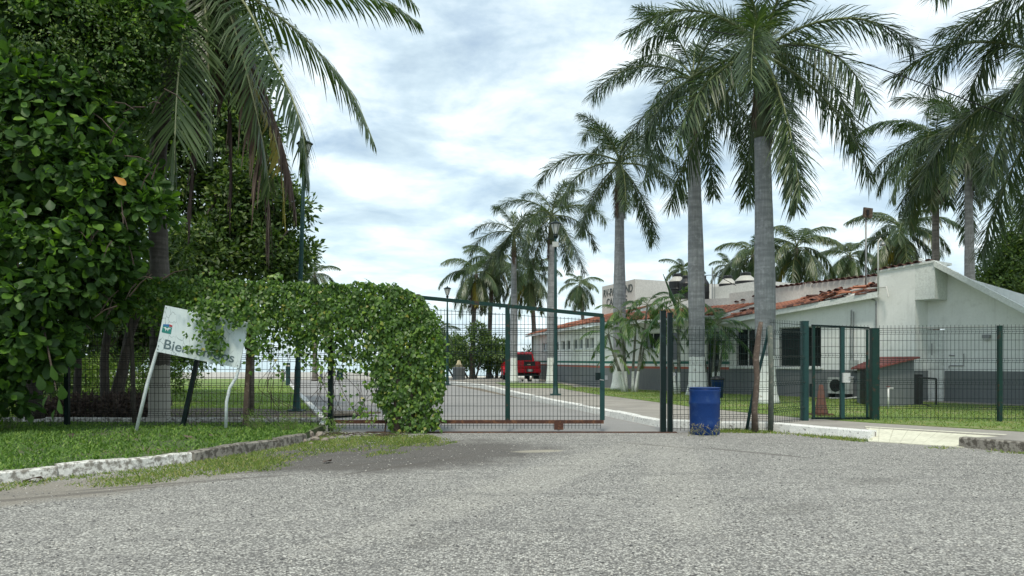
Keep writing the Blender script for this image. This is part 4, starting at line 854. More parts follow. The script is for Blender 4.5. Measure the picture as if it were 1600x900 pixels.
def post(rt, x, y, z0, z1, w=.06, m='green', lean=(0, 0), cap=True, name='post'):
    mb = MB(); a = Vector((x, y, z0)); b = Vector((x+lean[0], y+lean[1], z1)); t = (b-a)
    c = [(-w/2, -w/2), (w/2, -w/2), (w/2, w/2), (-w/2, w/2)]
    mb.hexa([a+Vector((*q, 0)) for q in c]+[b+Vector((*q, 0)) for q in c])
    if cap: k = w/2+.006; mb.hexa([b+Vector((q[0]*k*2/w, q[1]*k*2/w, .001)) for q in c]+[b+Vector((q[0]*k*2/w, q[1]*k*2/w, .02)) for q in c])
    return part(mb, name, MT[m], rt)
def pole(rt, pts, rad, m, name='post', n=8):
    mb = MB(); mb.tube(pts, rad, n); return part(mb, name, MT[m], rt, True)
# left fence under the vine
YF = 16.45
fl = root('wire_fence', (-7, YF, .1), 'old rusty wire fence under the vine hedge, from the left edge to the sliding gate', 'fence')
post(fl, xat(105, YF), YF, .05, 2.75, .09, 'dgreen')
post(fl, xat(286, YF), YF-.05, .05, 2.6, .085, 'dgreen', (.55, 0))
post(fl, xat(383, YF), YF, .05, 2.7, .10, 'wood', (.15, 0)); post(fl, xat(517, YF), YF, .02, 2.6, .10, 'dgreen')
post(fl, xat(-60, YF), YF, .05, 2.75, .09, 'dgreen')
for a, b in ((-75, 105), (105, 290), (290, 388), (388, 517)):
    mb = MB(); mesh_wires(mb, (xat(a, YF)+.04, YF+.02), (xat(b, YF)-.04, YF+.02), .10, 2.55, .085, .0048, (0.3, .9, 1.5, 2.1), .17); o = part(mb, 'wire_panel', MT['wire_rust'], fl); o['kind'] = 'stuff'
mb = MB()
for k in range(9): # loose broken wires and dry tendrils
    a = at(random.uniform(120, 240), random.uniform(500, 560), 16.2); b = a+Vector((random.uniform(-.6, .8), 0, random.uniform(-.9, -.1))); mb.tube([a, (a+b)/2+Vector((random.uniform(-.2, .2), -.1, -.12)), b], .006, 4)
part(mb, 'loose_wire', MT['twig'], fl)
# right end of the left fence: two rotten timber posts and a dark steel post holding the gate rollers
gp = root('gate_post', (xat(640, 16.35), 16.35, 0), 'dark steel post with bracket half swallowed by vines at the gate end', 'post')
post(gp, xat(650, 16.4), 16.42, 0, zat(466, 16.4), .11, 'rust'); mb = MB(); mb.box((xat(650, 16.4), 16.36, zat(464, 16.4)), (.20, .22, .09)); part(mb, 'bracket', MT['rust'], gp)
for px, lab in ((620, 'rough timber post under the vine column, left one of the pair'), (640, 'rough timber post under the vine column, beside the gate post')):
    r_ = root('timber_post', (xat(px, 16.3), 16.2, 0), lab, 'post', 'rough timber posts under the vine column'); pole(r_, [(xat(px, 16.2), 16.2, -.05), (xat(px+1, 16.2), 16.2, .8), (xat(px-1, 16.2), 16.22, 1.9)], [.085, .075, .07], 'wood', 'post')
# sliding gate
YG = 16.55
gt = root('sliding_gate', (xat(790, YG), YG, .1), 'long green sliding gate of wire mesh with rusty bottom rail across the driveway', 'gate')
xl, xm, xr = xat(512, YG), xat(793, YG), xat(941, YG)
zb = zat(659, YG); zl, zr = zat(464, YG), zat(493, YG)
def zt_(x): return zl+(zr-zl)*(x-xat(650, YG))/(xr-xat(650, YG))
x65 = xat(640, YG)
mb = MB(); a, b = Vector((x65, YG, zt_(x65))), Vector((xr+.03, YG, zt_(xr+.03)))
for (P0, P1) in ((a, b),):
    w_, h_ = .035, .04; mb.hexa([P0+Vector((0, -w_, -h_)), P1+Vector((0, -w_, -h_)), P1+Vector((0, w_, -h_)), P0+Vector((0, w_, -h_)), P0+Vector((0, -w_, h_)), P1+Vector((0, -w_, h_)), P1+Vector((0, w_, h_)), P0+Vector((0, w_, h_))])
part(mb, 'top_rail', MT['green'], gt)
mb = MB(); mb.box(((xl+xr)/2, YG, zb), (xr-xl+.06, .06, .075)); part(mb, 'bottom_rail', MT['rust'], gt)
def stile(x, w_, m='green', zt=None):
    mb = MB(); mb.box((x, YG, (zb+.038+(zt or zt_(x)-.041))/2), (w_, .056, (zt or zt_(x)-.041)-zb-.038)); return part(mb, 'stile', MT[m], gt)
stile(xm, .10); stile(xr, .10, 'teal'); stile(xat(655, YG), .08)
mb = MB(); mesh_wires(mb, (xl, YG+.035), (xr-.03, YG+.035), .06, 2.4, .078, .0046, (.12, .98, 1.62, 2.12), .22, top0=zt_(xl)-.08 if False else zl-.12, top1=zr-.10, spikes=.02)
o = part(mb, 'wire_panel', MT['wire'], gt); o['kind'] = 'stuff'
mb = MB(); mb.box((xat(873, YG), YG-.002, zb-.10), (.20, .075, .14)); mb.lathe((0, 0, 0), [(0, 0)], 3) if False else None
part(mb, 'wheel_housing', MT['rust'], gt)
mb = MB(); c = Vector((xat(873, YG), YG, .075)); mb.tube([c+Vector((0, -.02, 0)), c+Vector((0, .02, 0))], .055, 14); part(mb, 'wheel', MT['steel'], gt)
mb = MB(); mb.box((xr+.08, YG-.02, zat(590, YG)), (.06, .05, .09)); part(mb, 'latch', MT['steel'], gt); mb = MB(); mb.box((xr-.10, YG-.05, zat(588, YG)), (.11, .06, .16)); part(mb, 'lock_box', MT['dgreen'], gt)
mb = MB(); mb.tube([(xr-.06, YG-.09, zat(593, YG)), (xr-.06, YG-.13, zat(593, YG)), (xr+.02, YG-.13, zat(594, YG))], .012, 6); part(mb, 'handle', MT['steel'], gt)
# two dark guide posts at the right side
for px, tp, lab, w_ in ((1036, 487, 'taller dark green square post where the gate slides shut', .115), (1047, 490, 'slimmer dark green post just right of the taller gate post', .10)):
    r_ = root('guide_post', (xat(px, 16.35), 16.35, 0), lab, 'post', 'pair of dark green gate guide posts'); post(r_, xat(px, 16.35), 16.35+(.02 if px > 1040 else 0), -.05, zat(tp, 16.35), w_, 'dgreen')
    mb = MB(); mb.box((xat(px, 16.35)-(.08 if px < 1040 else -.085), 16.33, zat(502 if px < 1040 else 585, 16.35)), (.06, .05, .05)); part(mb, 'bracket', MT['steel'], r_)
# right fence, from the guide post to the pedestrian gate
fr = root('wire_fence', (5, 16.6, 0), 'green wire fence behind the blue drum, between guide posts and pedestrian gate', 'fence')
pa, pb, pc = (xat(1052, 16.4), 16.42), (xat(1203, 16.5), 16.5), (xat(1256, 17.6), 17.6)
mb = MB(); mesh_wires(mb, pa, pb, .03, 2.2, .078, .0045, (.3, .88, 1.45, 1.98), .2); o = part(mb, 'wire_panel', MT['wire'], fr); o['kind'] = 'stuff'
mb = MB(); mesh_wires(mb, pb, pc, .15, 2.36, .078, .0045, (.3, .88, 1.45, 2.0), .2); o = part(mb, 'wire_panel', MT['wire'], fr); o['kind'] = 'stuff'
pole(fr, [(pb[0], pb[1]-.03, -.05), (pb[0]+.02, pb[1]-.03, 1.2), (pb[0]-.01, pb[1]-.03, 2.28)], [.06, .058, .055], 'greywood')
rt = root('stake', (xat(1181, 16.3), 16.3, 0), 'crooked bare timber stake against the fence right of the blue drum', 'post')
pole(rt, [at(1180, 675, 16.3), at(1179, 640, 16.3), at(1183, 590, 16.3), at(1181, 560, 16.3), at(1186, 520, 16.3), at(1189, 503, 16.3)], [.07, .065, .06, .07, .055, .045], 'wood', 'stake')
rt = root('brace_pole', (xat(1172, 16.45), 16.45, 0), 'green painted pole leaning across the fence behind the timber stake', 'pole')
pole(rt, [at(1166, 675, 16.6), at(1176, 620, 16.62), at(1198, 530, 16.7), at(1201, 512, 16.7)], .035, 'teal', 'pole')
# pedestrian gate
pg = root('pedestrian_gate', (xat(1312, 17.7), 17.7, .15), 'narrow green wire mesh gate on the pavement left of the white ramp', 'gate')
Yp = 17.7
def gpost(px, t, w_, m, par, nm='post', z0=.14, yy=Yp): return post(par, xat(px, yy), yy, z0, zat(t, yy), w_, m, name=nm)
pgp = root('gate_post', (xat(1257, Yp), Yp, .15), 'thick weathered green post hinging the pedestrian gate, left side', 'post', 'posts of the pedestrian gate'); gpost(1257, 503, .145, 'teal', pgp)
pgq = root('gate_post', (xat(1366, Yp), Yp, .15), 'thick dark green post on the right of the pedestrian gate', 'post', 'posts of the pedestrian gate'); gpost(1366, 514, .16, 'green', pgq)
mb = MB(); mb.box((xat(1260, Yp)+.06, Yp-.10, .85), (.05, .03, .30)); part(mb, 'hinge', MT['dgreen'], pgp)
for px, t, w_ in ((1271, 508, .06), (1316, 510, .085), (1355, 513, .05)): gpost(px, t+3, w_, 'teal' if px == 1316 else 'green', pg, 'stile', .20)
mb = MB(); x0, x1 = xat(1268, Yp), xat(1358, Yp); mb.hexa([Vector((x0, Yp-.025, zat(510, Yp))), Vector((x1, Yp-.025, zat(514, Yp))), Vector((x1, Yp+.025, zat(514, Yp))), Vector((x0, Yp+.025, zat(510, Yp))), Vector((x0, Yp-.025, zat(507, Yp))), Vector((x1, Yp-.025, zat(511, Yp))), Vector((x1, Yp+.025, zat(511, Yp))), Vector((x0, Yp+.025, zat(507, Yp)))]); part(mb, 'top_rail', MT['dgreen'], pg)
mb = MB(); mb.box(((x0+x1)/2, Yp, .20), (x1-x0, .05, .05)); part(mb, 'bottom_rail', MT['dgreen'], pg)
mb = MB(); mesh_wires(mb, (x0+.06, Yp+.03), (x1-.02, Yp+.03), .2, 2.3, .078, .0045, (.25, .85, 1.45), .2, spikes=.05); o = part(mb, 'wire_panel', MT['wire'], pg); o['kind'] = 'stuff'
mb = MB(); mb.box((xat(1318, Yp)+.02, Yp-.09, zat(590, Yp)), (.16, .08, .22)); part(mb, 'lock_box', MT['ac'], pg)
mb = MB(); mb.tube([(xat(1322, Yp), Yp-.16, zat(589, Yp)), (xat(1329, Yp), Yp-.16, zat(589, Yp))], .014, 6); part(mb, 'handle', MT['steel'], pg)
# fence right of the pedestrian gate
fg = root('wire_fence', (xat(1480, 17.4), 17.4, .16), 'green wire fence on the grass right of the pedestrian gate', 'fence')
q0, q1, q2 = (xat(1374, Yp), Yp), (xat(1562, 17.2), 17.2), (xat(1770, 17.0), 17.0)
for a, b in ((q0, q1), (q1, q2)):
    mb = MB(); mesh_wires(mb, a, b, .18, 2.28, .083, .0045, (.3, .85, 1.35, 2.0), .22); o = part(mb, 'wire_panel', MT['wire'], fg); o['kind'] = 'stuff'
post(fg, *q1, .12, zat(510, 17.2), .085, 'green'); post(fg, *q2, .12, 2.35, .085, 'green')
mb = MB(); mb.tube([(q0[0], q0[1]+.02, 2.27), (q1[0], q1[1]+.02, 2.3), (q2[0], q2[1]+.02, 2.3)], .006, 4); part(mb, 'tie_wire', MT['steel'], fg)
# ------------------------------------------------------------------ vine hedge
def vine_hedge():
    rg = np.random.RandomState(77)
    rt = root('vine_hedge', (xat(600, 16.3), 16.3, 0), 'thick leafy vine covering the left fence and hanging in a column beside the gate', 'climbing vine')
    ubx = [150, 200, 250, 300, 360, 420, 500, 560, 600, 630, 650, 666, 680, 690, 694]
    uby = [440, 436, 433, 434, 438, 439, 444, 441, 442, 448, 456, 472, 495, 525, 575]
    lbx = [150, 200, 250, 300, 340, 380, 420, 470, 520, 560, 590, 612, 630, 650, 670, 685, 694]
    lby = [482, 498, 515, 535, 560, 562, 556, 566, 580, 592, 620, 672, 692, 692, 682, 664, 600]
    n = 62000; px = 150+544*rg.rand(n); py = 430+262*rg.rand(n)
    ub = np.interp(px, ubx, uby)+2*np.sin(px*.13)+1.5*np.sin(px*.31+1); lb = np.interp(px, lbx, lby)+7*np.sin(px*.11)+5*np.sin(px*.27)
    k = (py > ub) & (py < lb)
    # gaps low down, dense on top
    fr_ = (py-ub)/np.maximum(lb-ub, 1); dens = np.where(px < 590, np.clip(1.25-fr_*1.2, .10, 1), np.clip(1.4-fr_*.6, .4, 1))
    gap = (np.sin(px*.21)+np.sin(py*.23+px*.07)+np.sin(px*.09-py*.11)) < -1.7
    k &= (rg.rand(n) < dens) & ~(gap & (fr_ > .55) & (rg.rand(n) < .85))
    px, py = px[k], py[k]; n = len(px)
    th = .34*np.sqrt(np.clip(1.1-np.abs((py-ub[k])/np.maximum(lb[k]-ub[k], 1)-.4), .2, 1)); side = np.where(rg.rand(n) < .62, -1, 1)
    dep = 16.35+side*th*(.55+.45*rg.rand(n)+.22*np.sin(px*.10+2*np.sin(py*.05))*np.sin(py*.12))
    P = np.stack([(px-800)/F*16.35, dep, H+(CY-py)/F*16.35], 1)
    D = nrm(np.stack([rg.randn(n)*.55, side*.25+rg.randn(n)*.35, -.75+rg.randn(n)*.4], 1))
    topf = np.clip(1-(py-ub[k])/18., 0, 1)
    Nn = np.stack([rg.randn(n)*.45, side*(1-.4*topf)+rg.randn(n)*.3, .55+topf+rg.randn(n)*.35], 1)
    L = .098*(.6+.6*rg.rand(n)); W = L*.92
    # sprays in front of the sign and trailing strands
    add = []
    for (cx, cy, sx, sy, m_) in ((326, 500, 22, 24, 170), (334, 530, 17, 18, 120), (305, 545, 14, 8, 22), (370, 494, 11, 17, 80), (345, 476, 42, 14, 190), (345, 552, 14, 16, 34), (290, 520, 6, 3, 4), (361, 492, 4, 4, 3), (402, 520, 15, 34, 120)):
        a = cx+sx*rg.randn(m_)*.6; b = cy+sy*rg.randn(m_)*.6; add.append(np.stack([(a-800)/F*15.25, np.full(m_, 15.25)-.12*rg.rand(m_)+.02, H+(CY-b)/F*15.25], 1))
    strands = [([(300, 440), (318, 424), (334, 428)]), ([(410, 445), (424, 430), (436, 434)]), ([(676, 520), (694, 530), (700, 560)]), ([(660, 480), (680, 486), (692, 505)]), ([(650, 600), (676, 640), (690, 664)]), ([(590, 600), (580, 640), (584, 668)]), ([(470, 560), (500, 590), (520, 640)]), ([(520, 575), (540, 620), (560, 650)]), ([(560, 600), (565, 640), (580, 665)]), ([(660, 640), (672, 665), (690, 672)]), ([(545, 560), (520, 555), (498, 575)]), ([(610, 640), (615, 660), (622, 680)]), ([(420, 545), (432, 570), (438, 585)]), ([(640, 660), (650, 675), (655, 690)]), ([(505, 640), (512, 655), (530, 662)])]
    mbv = MB()
    for st in strands:
        c = curve([at(a, b, 16.1) for a, b in st], 10); mbv.tube([Vector(q) for q in c], .006, 4)
        q = c[rg.randint(0, 11, 22)]+rg.randn(22, 3)*.06; add.append(q)
    for _ in range(26):
        a = rg.uniform(420, 640); st = [at(a, rg.uniform(540, 590), 16.3), at(a+rg.uniform(-30, 30), rg.uniform(590, 620), 16.3), at(a+rg.uniform(-40, 40), rg.uniform(620, 665), 16.35)]; mbv.tube([Vector(q) for q in curve(st, 6)], .005, 4)
    for a in (600, 628, 648, 655):
        mbv.tube([Vector(q) for q in curve([at(a, 688, 16.3), at(a+6, 620, 16.35), at(a-5, 540, 16.3), at(a-20, 470, 16.4)], 10)], .02, 5)
    mbv.tube([Vector(q) for q in curve([at(640, 480, 16.4), at(540, 470, 16.35), at(420, 465, 16.4), at(300, 460, 16.4), at(180, 470, 16.4)], 24)], .018, 5)
    part(mbv, 'vine_stem', MT['twig'], rt)
    A = np.concatenate(add); m_ = len(A)
    P = np.vstack([P, A]); D = np.vstack([D, nrm(np.stack([rg.randn(m_)*.6, -.2+rg.randn(m_)*.3, -.6+rg.randn(m_)*.5], 1))]); Nn = np.vstack([Nn, np.stack([rg.randn(m_)*.4, -1+rg.randn(m_)*.3, .6+rg.randn(m_)*.3], 1)])
    l2 = .10*(.7+.5*rg.rand(m_)); L = np.concatenate([L, l2]); W = np.concatenate([W, l2*.92])
    score = np.where((P[:, 1] < 16.02), L, 0); pick = np.argsort(-score)[:300]
    leaf_objects('leaf', P, D, Nn, L, W, T_MID, MT['vine_leaf'], rt, pick, 'vine')
    mask = np.ones(len(P), bool); mask[pick] = False
    V, Fs, t = leaves(P[mask], D[mask], Nn[mask], L[mask], W[mask], T_MID, rg); V = V-np.array(rt.location)
    o = obj('foliage', np_mesh('foliage', V, Fs, MT['vine_leaf'], t), rt, True); o['kind'] = 'stuff'
vine_hedge()
# ------------------------------------------------------------------ text helper
def text_mesh(s, size, m, extr=.004, shear=0, bold=0.0, spacing=1.0):
    cu = bpy.data.curves.new('t', 'FONT'); cu.body = s; cu.size = size; cu.extrude = extr; cu.offset = bold; cu.space_character = spacing
    o = bpy.data.objects.new('t', cu); COL.objects.link(o); bpy.context.view_layer.update()
    me = bpy.data.meshes.new_from_object(o.evaluated_get(bpy.context.evaluated_depsgraph_get())); bpy.data.objects.remove(o); me.materials.clear(); me.materials.append(m)
    xs = [v.co.x for v in me.vertices]; return me, min(xs), max(xs)
# ------------------------------------------------------------------ tilted sign
def sign():
    Ys = 15.4; bl_ = at(244, 549, Ys); ang = R(-11.5); u = Vector((math.cos(ang), 0, math.sin(ang))); v = Vector((-math.sin(ang), 0, math.cos(ang))); nn = Vector((0, -1, 0))
    rt = root('welcome_sign', (bl_.x, Ys, .13), 'tilted cracked white welcome sign on two pale poles, half buried in vines', 'sign')
    Wd, Ht = 1.70, .94
    M4 = Matrix(((u.x, v.x, nn.x), (u.y, v.y, nn.y), (u.z, v.z, nn.z)))
    def loc(x, y, o=0.0): return bl_+u*x+v*y+nn*o
    mb = MB(); c = loc(Wd/2, Ht/2); mb.box(c, (Wd, Ht, .03), M4); part(mb, 'board', MT['board'], rt)
    def flat(poly, m, name, o=.018, th=.003):
        mb = MB(); n = len(poly); mb.add([loc(x, y, o+th) for x, y in poly]+[loc(x, y, o-.004) for x, y in poly], [tuple(range(n))]+[(i, n+i, n+(i+1) % n, (i+1) % n) for i in range(n)]); return part(mb, name, m, rt)
    flat([(.04, .40), (.225, .40), (.225, .53), (.04, .53)], MT['logo_teal'], 'emblem')
    flat([(.04, .532), (.16, .532), (.16, .585), (.04, .565)], MT['logo_blue'], 'emblem_top')
    flat([(.165, .54), (.225, .54), (.225, .575), (.165, .585)], MT['logo_red'], 'emblem_corner')
    flat([(.055, .50), (.10, .515), (.13, .49), (.165, .52), (.22, .50), (.17, .485), (.155, .44), (.14, .475), (.12, .47), (.115, .43), (.10, .48)], MT['whitepost'], 'emblem_bird', .022)
    me, a, b = text_mesh('Bienvenidos', .27, MT['ink'], .002, bold=.002); k = 1.43/(b-a)
    o = obj('lettering', me, rt, True); M = Matrix(((u.x*k, v.x, nn.x, 0), (u.y*k, v.y, nn.y, 0), (u.z*k, v.z, nn.z, 0), (0, 0, 0, 1))); p = loc(.14-a*k, .09, .019)-Vector(rt.location); M.translation = p; o.matrix_basis = M
    for x, y in ((.03, .90), (.03, .05), (.03, .12), (Wd-.04, .05), (Wd-.04, .9)): 
        mb = MB(); q = loc(x, y, .015); mb.tube([q, q+nn*.012], .012, 8); part(mb, 'bolt', MT['steel'], rt)
    a = loc(.025, .2, -.05); pole(rt, [a, at(245, 549, Ys+.05), at(230, 600, Ys), at(212, 677, Ys-.05)], .036, 'whitepost', 'leg')
    pole(rt, [loc(Wd-.10, .35, -.05), at(374, 572, Ys+.05), at(369, 590, Ys), at(359, 606, Ys), at(354, 628, Ys), at(353, 668, Ys)], .033, 'whitepost', 'leg')
sign()
# ------------------------------------------------------------------ lamp posts
def lamp(px, Y, zb, zt, label, double=False):
    X = xat(px, Y); rt = root('street_lamp', (X, Y, zb), label, 'street lamp', 'teal street lamps with lantern heads'); h = zt-zb
    mb = MB(); mb.lathe((0, 0, 0), [(.15, 0), (.15, .05), (.11, .06), (.085, .5), (.085, 1.2), (.07, 1.3), (.06, h*.6), (.045, h-.65)], 14); part(mb, 'pole', MT['teal'], rt, True, True)
    mb = MB(); mb.box((0, 0, .02), (.42, .42, .05)); part(mb, 'base_plate', MT['teal'], rt, False, True)
    mb = MB(); mb.lathe((0, 0, h-.68), [(.05, 0), (.085, .03), (.085, .09), (.05, .12), (.07, .16)], 12); part(mb, 'collar', MT['dgreen'], rt, True, True)
    mb = MB(); mb.lathe((0, 0, h-.52), [(.075, 0), (.10, .06), (.19, .38)], 6); part(mb, 'lantern', MT['lampglass'], rt, False, True)
    mb = MB(); mb.lathe((0, 0, h-.14), [(.23, 0), (.24, .03), (.15, .09), (.04, .12), (.03, .18), (.005, .20)], 6); part(mb, 'cap', MT['dgreen'], rt, False, True)
    mb = MB()
    for k in range(6): a = k*math.pi/3; mb.tube([(.08*math.cos(a), .08*math.sin(a), h-.52), (.195*math.cos(a), .195*math.sin(a), h-.14)], .010, 4)
    part(mb, 'lantern_frame', MT['dgreen'], rt, False, True)
    return rt, h
l1, h1 = lamp(463, 21.5, .1, zat(218, 21.5), 'tall teal street lamp rising through the vine hedge, lantern among the coconut fronds')
l1.rotation_euler = (0, R(1.8), 0)
l2, h2 = lamp(868, 30.5, .15, zat(345, 30.5), 'tall teal street lamp right of centre whose lantern hangs among royal palm fronds')
mb = MB(); mb.box((-.01, -.09, h2-.95), (.24, .12, .20)); part(mb, 'junction_box', MT['ac'], l2, False, True)
mb = MB(); mb.tube([(0, 0, h2-.72), (-.38, 0, h2-.72)], .02, 6); part(mb, 'arm', MT['dgreen'], l2, False, True)
lamp(699, 47, 0.0, zat(448, 47), 'distant teal street lamp seen through the left part of the gate')
# ------------------------------------------------------------------ clubhouse
CH = root('clubhouse', (12, 30, .1), 'low white clubhouse with grey dado, red clay tiles and a gabled right end', 'building')
def V2(p, z): return Vector((p[0], p[1], z))
def wall(p0, p1, zlo, ztop, th, ops, m, par=CH, name='wall', z1b=None):
    """vertical wall p0->p1 with rectangular openings (u0,u1,z0,z1); thickness grows away from the camera"""
    a = Vector((*p0, 0)); b = Vector((*p1, 0)); L = (b-a).length; d = (b-a)/L; nn = Vector((-d.y, d.x, 0)) 
    if nn.y < 0: nn = -nn
    us = sorted({0, L}|{u for o in ops for u in o[:2]}); zs = sorted({zlo}|{z for o in ops for z in o[2:4]}); mb = MB()
    z1b = ztop if z1b is None else z1b
    for i in range(len(us)-1):
        u0, u1 = us[i], us[i+1]
        for j in range(len(zs)):
            za = zs[j]; last = j == len(zs)-1; zb0 = zb1 = zs[j+1] if not last else None
            if last: zb0 = ztop+(z1b-ztop)*u0/L; zb1 = ztop+(z1b-ztop)*u1/L
            um, zm = (u0+u1)/2, (za+(zb0+zb1)/2)/2
            if any(o[0] < um < o[1] and o[2] < zm < o[3] for o in ops): continue
            P0, P1 = a+d*u0, a+d*u1
            mb.hexa([V2(P0, za), V2(P1, za), V2(P1+nn*th, za), V2(P0+nn*th, za), V2(P0, zb0), V2(P1, zb1), V2(P1+nn*th, zb1), V2(P0+nn*th, zb0)])
    return part(mb, name, m, par), a, d, nn
def window(a, d, nn, u0, u1, z0, z1, par=CH, bars=0, mull=1, th=.2, glass='glass', fr='white', sill=True, name='window'):
    mb = MB(); A, Bv = a+d*u0+nn*.10, a+d*u1+nn*.10; w_ = .035
    def bar(P, Q, za, zb, t=.04, off=0.0): o = nn*off; mb.hexa([V2(P+o, za), V2(Q+o, za), V2(Q+o+nn*t, za), V2(P+o+nn*t, za), V2(P+o, zb), V2(Q+o, zb), V2(Q+o+nn*t, zb), V2(P+o+nn*t, zb)])
    bar(A, Bv, z0, z0+w_); bar(A, Bv, z1-w_, z1); bar(A, A+d*w_, z0+w_, z1-w_); bar(Bv-d*w_, Bv, z0+w_, z1-w_)
    for k in range(mull): c = A+(Bv-A)*((k+1)/(mull+1)); bar(c-d*.02, c+d*.02, z0+w_, z1-w_)
    f = part(mb, name, MT[fr], par)
    g = MB(); A2, B2 = A+d*w_+nn*.015, Bv-d*w_+nn*.015; g.hexa([V2(A2, z0+w_), V2(B2, z0+w_), V2(B2+nn*.012, z0+w_), V2(A2+nn*.012, z0+w_), V2(A2, z1-w_), V2(B2, z1-w_), V2(B2+nn*.012, z1-w_), V2(A2+nn*.012, z1-w_)])
    part(g, 'pane', MT[glass], f).location = -(Vector(par.location)+Vector(f.location)) if False else part_fix
    return f
def part_sub(mb, name, m, f):
    o = bpy.data.objects.new(name, mb.mesh(name, m)); COL.objects.link(o); o.parent = f; return o   # f already carries the offset to world origin
def window(a, d, nn, u0, u1, z0, z1, par=CH, bars=0, mull=1, glass='glass', fr='white', sill=True, name='window', dep=.10):
    mb = MB(); A, Bv = a+d*u0+nn*dep, a+d*u1+nn*dep; w_ = .04
    def bar(mb, P, Q, za, zb, t=.04, off=0.0): o = nn*off; mb.hexa([V2(P+o, za), V2(Q+o, za), V2(Q+o+nn*t, za), V2(P+o+nn*t, za), V2(P+o, zb), V2(Q+o, zb), V2(Q+o+nn*t, zb), V2(P+o+nn*t, zb)])
    bar(mb, A, Bv, z0, z0+w_); bar(mb, A, Bv, z1-w_, z1); bar(mb, A, A+d*w_, z0+w_, z1-w_); bar(mb, Bv-d*w_, Bv, z0+w_, z1-w_)
    for k in range(mull): c = A+(Bv-A)*((k+1)/(mull+1)); bar(mb, c-d*.02, c+d*.02, z0+w_, z1-w_)
    f = part(mb, name, MT[fr], par)
    g = MB(); bar(g, A+d*w_, Bv-d*w_, z0+w_, z1-w_, .012, .016); part_sub(g, 'pane', MT[glass], f)
    if bars:
        g = MB()
        for k in range(bars): c = a+d*(u0+(u1-u0)*(k+.5)/bars)+nn*.03; g.tube([V2(c, z0), V2(c, z1)], .009, 4)
        for zz in (z0+.25*(z1-z0), z0+.5*(z1-z0), z0+.75*(z1-z0)): g.tube([V2(a+d*u0+nn*.03, zz), V2(a+d*u1+nn*.03, zz)], .009, 4)
        part_sub(g, 'bars', MT['black'], f)
    if sill: g = MB(); bar(g, a+d*(u0-.06)-nn*.06, a+d*(u1+.06)-nn*.06, z0-.07, z0-.002, .15); part_sub(g, 'sill', MT['white'], f)
    return f
A0 = (9.0, 31.8); DL = Vector((.607, -.794, 0)).normalized(); NL = Vector((.794, .607, 0)).normalized()
def LP(u, o=0.0): p = Vector((*A0, 0))+DL*u+NL*o; return (p.x, p.y)
def ul(px, o=0.0):
    k = (px-800)/F; q = LP(0, o); return (q[1]*k-q[0])/(DL.x-DL.y*k)
w1 = (ul(1150), ul(1185), 1.27, 2.80); w2 = (ul(1217), ul(1283), 1.27, 2.80)
_, a, d, nn = wall(LP(0), LP(ul(1373)), -.1, 3.12, .2, [w1, w2], MT['wall_near'], z1b=3.72)
window(a, d, nn, *w1, bars=9, mull=1); window(a, d, nn, *w2, bars=16, mull=1)
slp = (4.78-3.12)/(ul(1600)-ul(1461))
# full height pier and overhanging gable front
u6, u7, u8 = ul(1373), ul(1430), ul(1461)
u9 = 12.9
wall(LP(u6+.003, -.02), LP(u7, -.02), -.1, 4.60, 1.3, [], MT['wall_near'], z1b=4.72, name='pier')
wall(LP(u7+.002, -.018), LP(u8, -.018), zat(467, 25.4), 4.715, .9, [], MT['white'], z1b=4.78, name='gable_front')
dr = (ul(1436, .9), ul(1476, .9), .12, 2.6)
_, a2, d2, n2_ = wall(LP(u7-.3, .9), LP(u9, .9), -.1, 4.58+slp*(u8-u7+.3)-.10, .2, [(dr[0]-(u7-.3), dr[1]-(u7-.3), -.1, 2.6)], MT['wall_near'], z1b=4.58+slp*(u8-(u7-.3))*0-slp*(u9-u8)-.10, name='wall')
mb = MB(); pA = Vector((*LP(dr[0]+.04, .94), 0)); pB = Vector((*LP(dr[1]-.04, .94), 0)); mb.hexa([V2(pA, .1), V2(pB, .1), V2(pB+NL*.05, .1), V2(pA+NL*.05, .1), V2(pA, 2.55), V2(pB, 2.55), V2(pB+NL*.05, 2.55), V2(pA+NL*.05, 2.55)])
door = part(mb, 'door', MT['white'], CH)
mb = MB(); P0 = pA+DL*.12-NL*.012; P1 = pB-DL*.12-NL*.012
for za, zb_ in ((.3, 1.1), (1.25, 1.7), (1.85, 2.4)): mb.hexa([V2(P0, za), V2(P1, za), V2(P1+NL*.02, za), V2(P0+NL*.02, za), V2(P0, zb_), V2(P1, zb_), V2(P1+NL*.02, zb_), V2(P0+NL*.02, zb_)])
part_sub(mb, 'door_panel', MT['white'], door)
# sloping roof slab over the gabled end, with tile verge
def slab(u0, z0, u1, z1, o0, o1, th, m, name, par=CH, rise=0.0):
    mb = MB(); q = [Vector((*LP(u, o), 0)) for u, o in ((u0, o0), (u1, o0), (u1, o1), (u0, o1))]; zz = [z0, z1, z1+rise, z0+rise]
    mb.hexa([V2(p, z) for p, z in zip(q, zz)]+[V2(p, z+th) for p, z in zip(q, zz)]); return part(mb, name, m, par)
slab(u8-.02, 4.64, u9, 4.64-slp*(u9-u8), .07, 7.5, .14, MT['white'], 'roof', rise=-1.65)
slab(u8-.02, 4.62, u9, 4.62-slp*(u9-u8), -.06, .067, .20, MT['white'], 'gable_fascia')
slab(u6-.05, 4.585, u8-.02, 4.76, -.06, 1.3, .07, MT['white'], 'roof_cap')
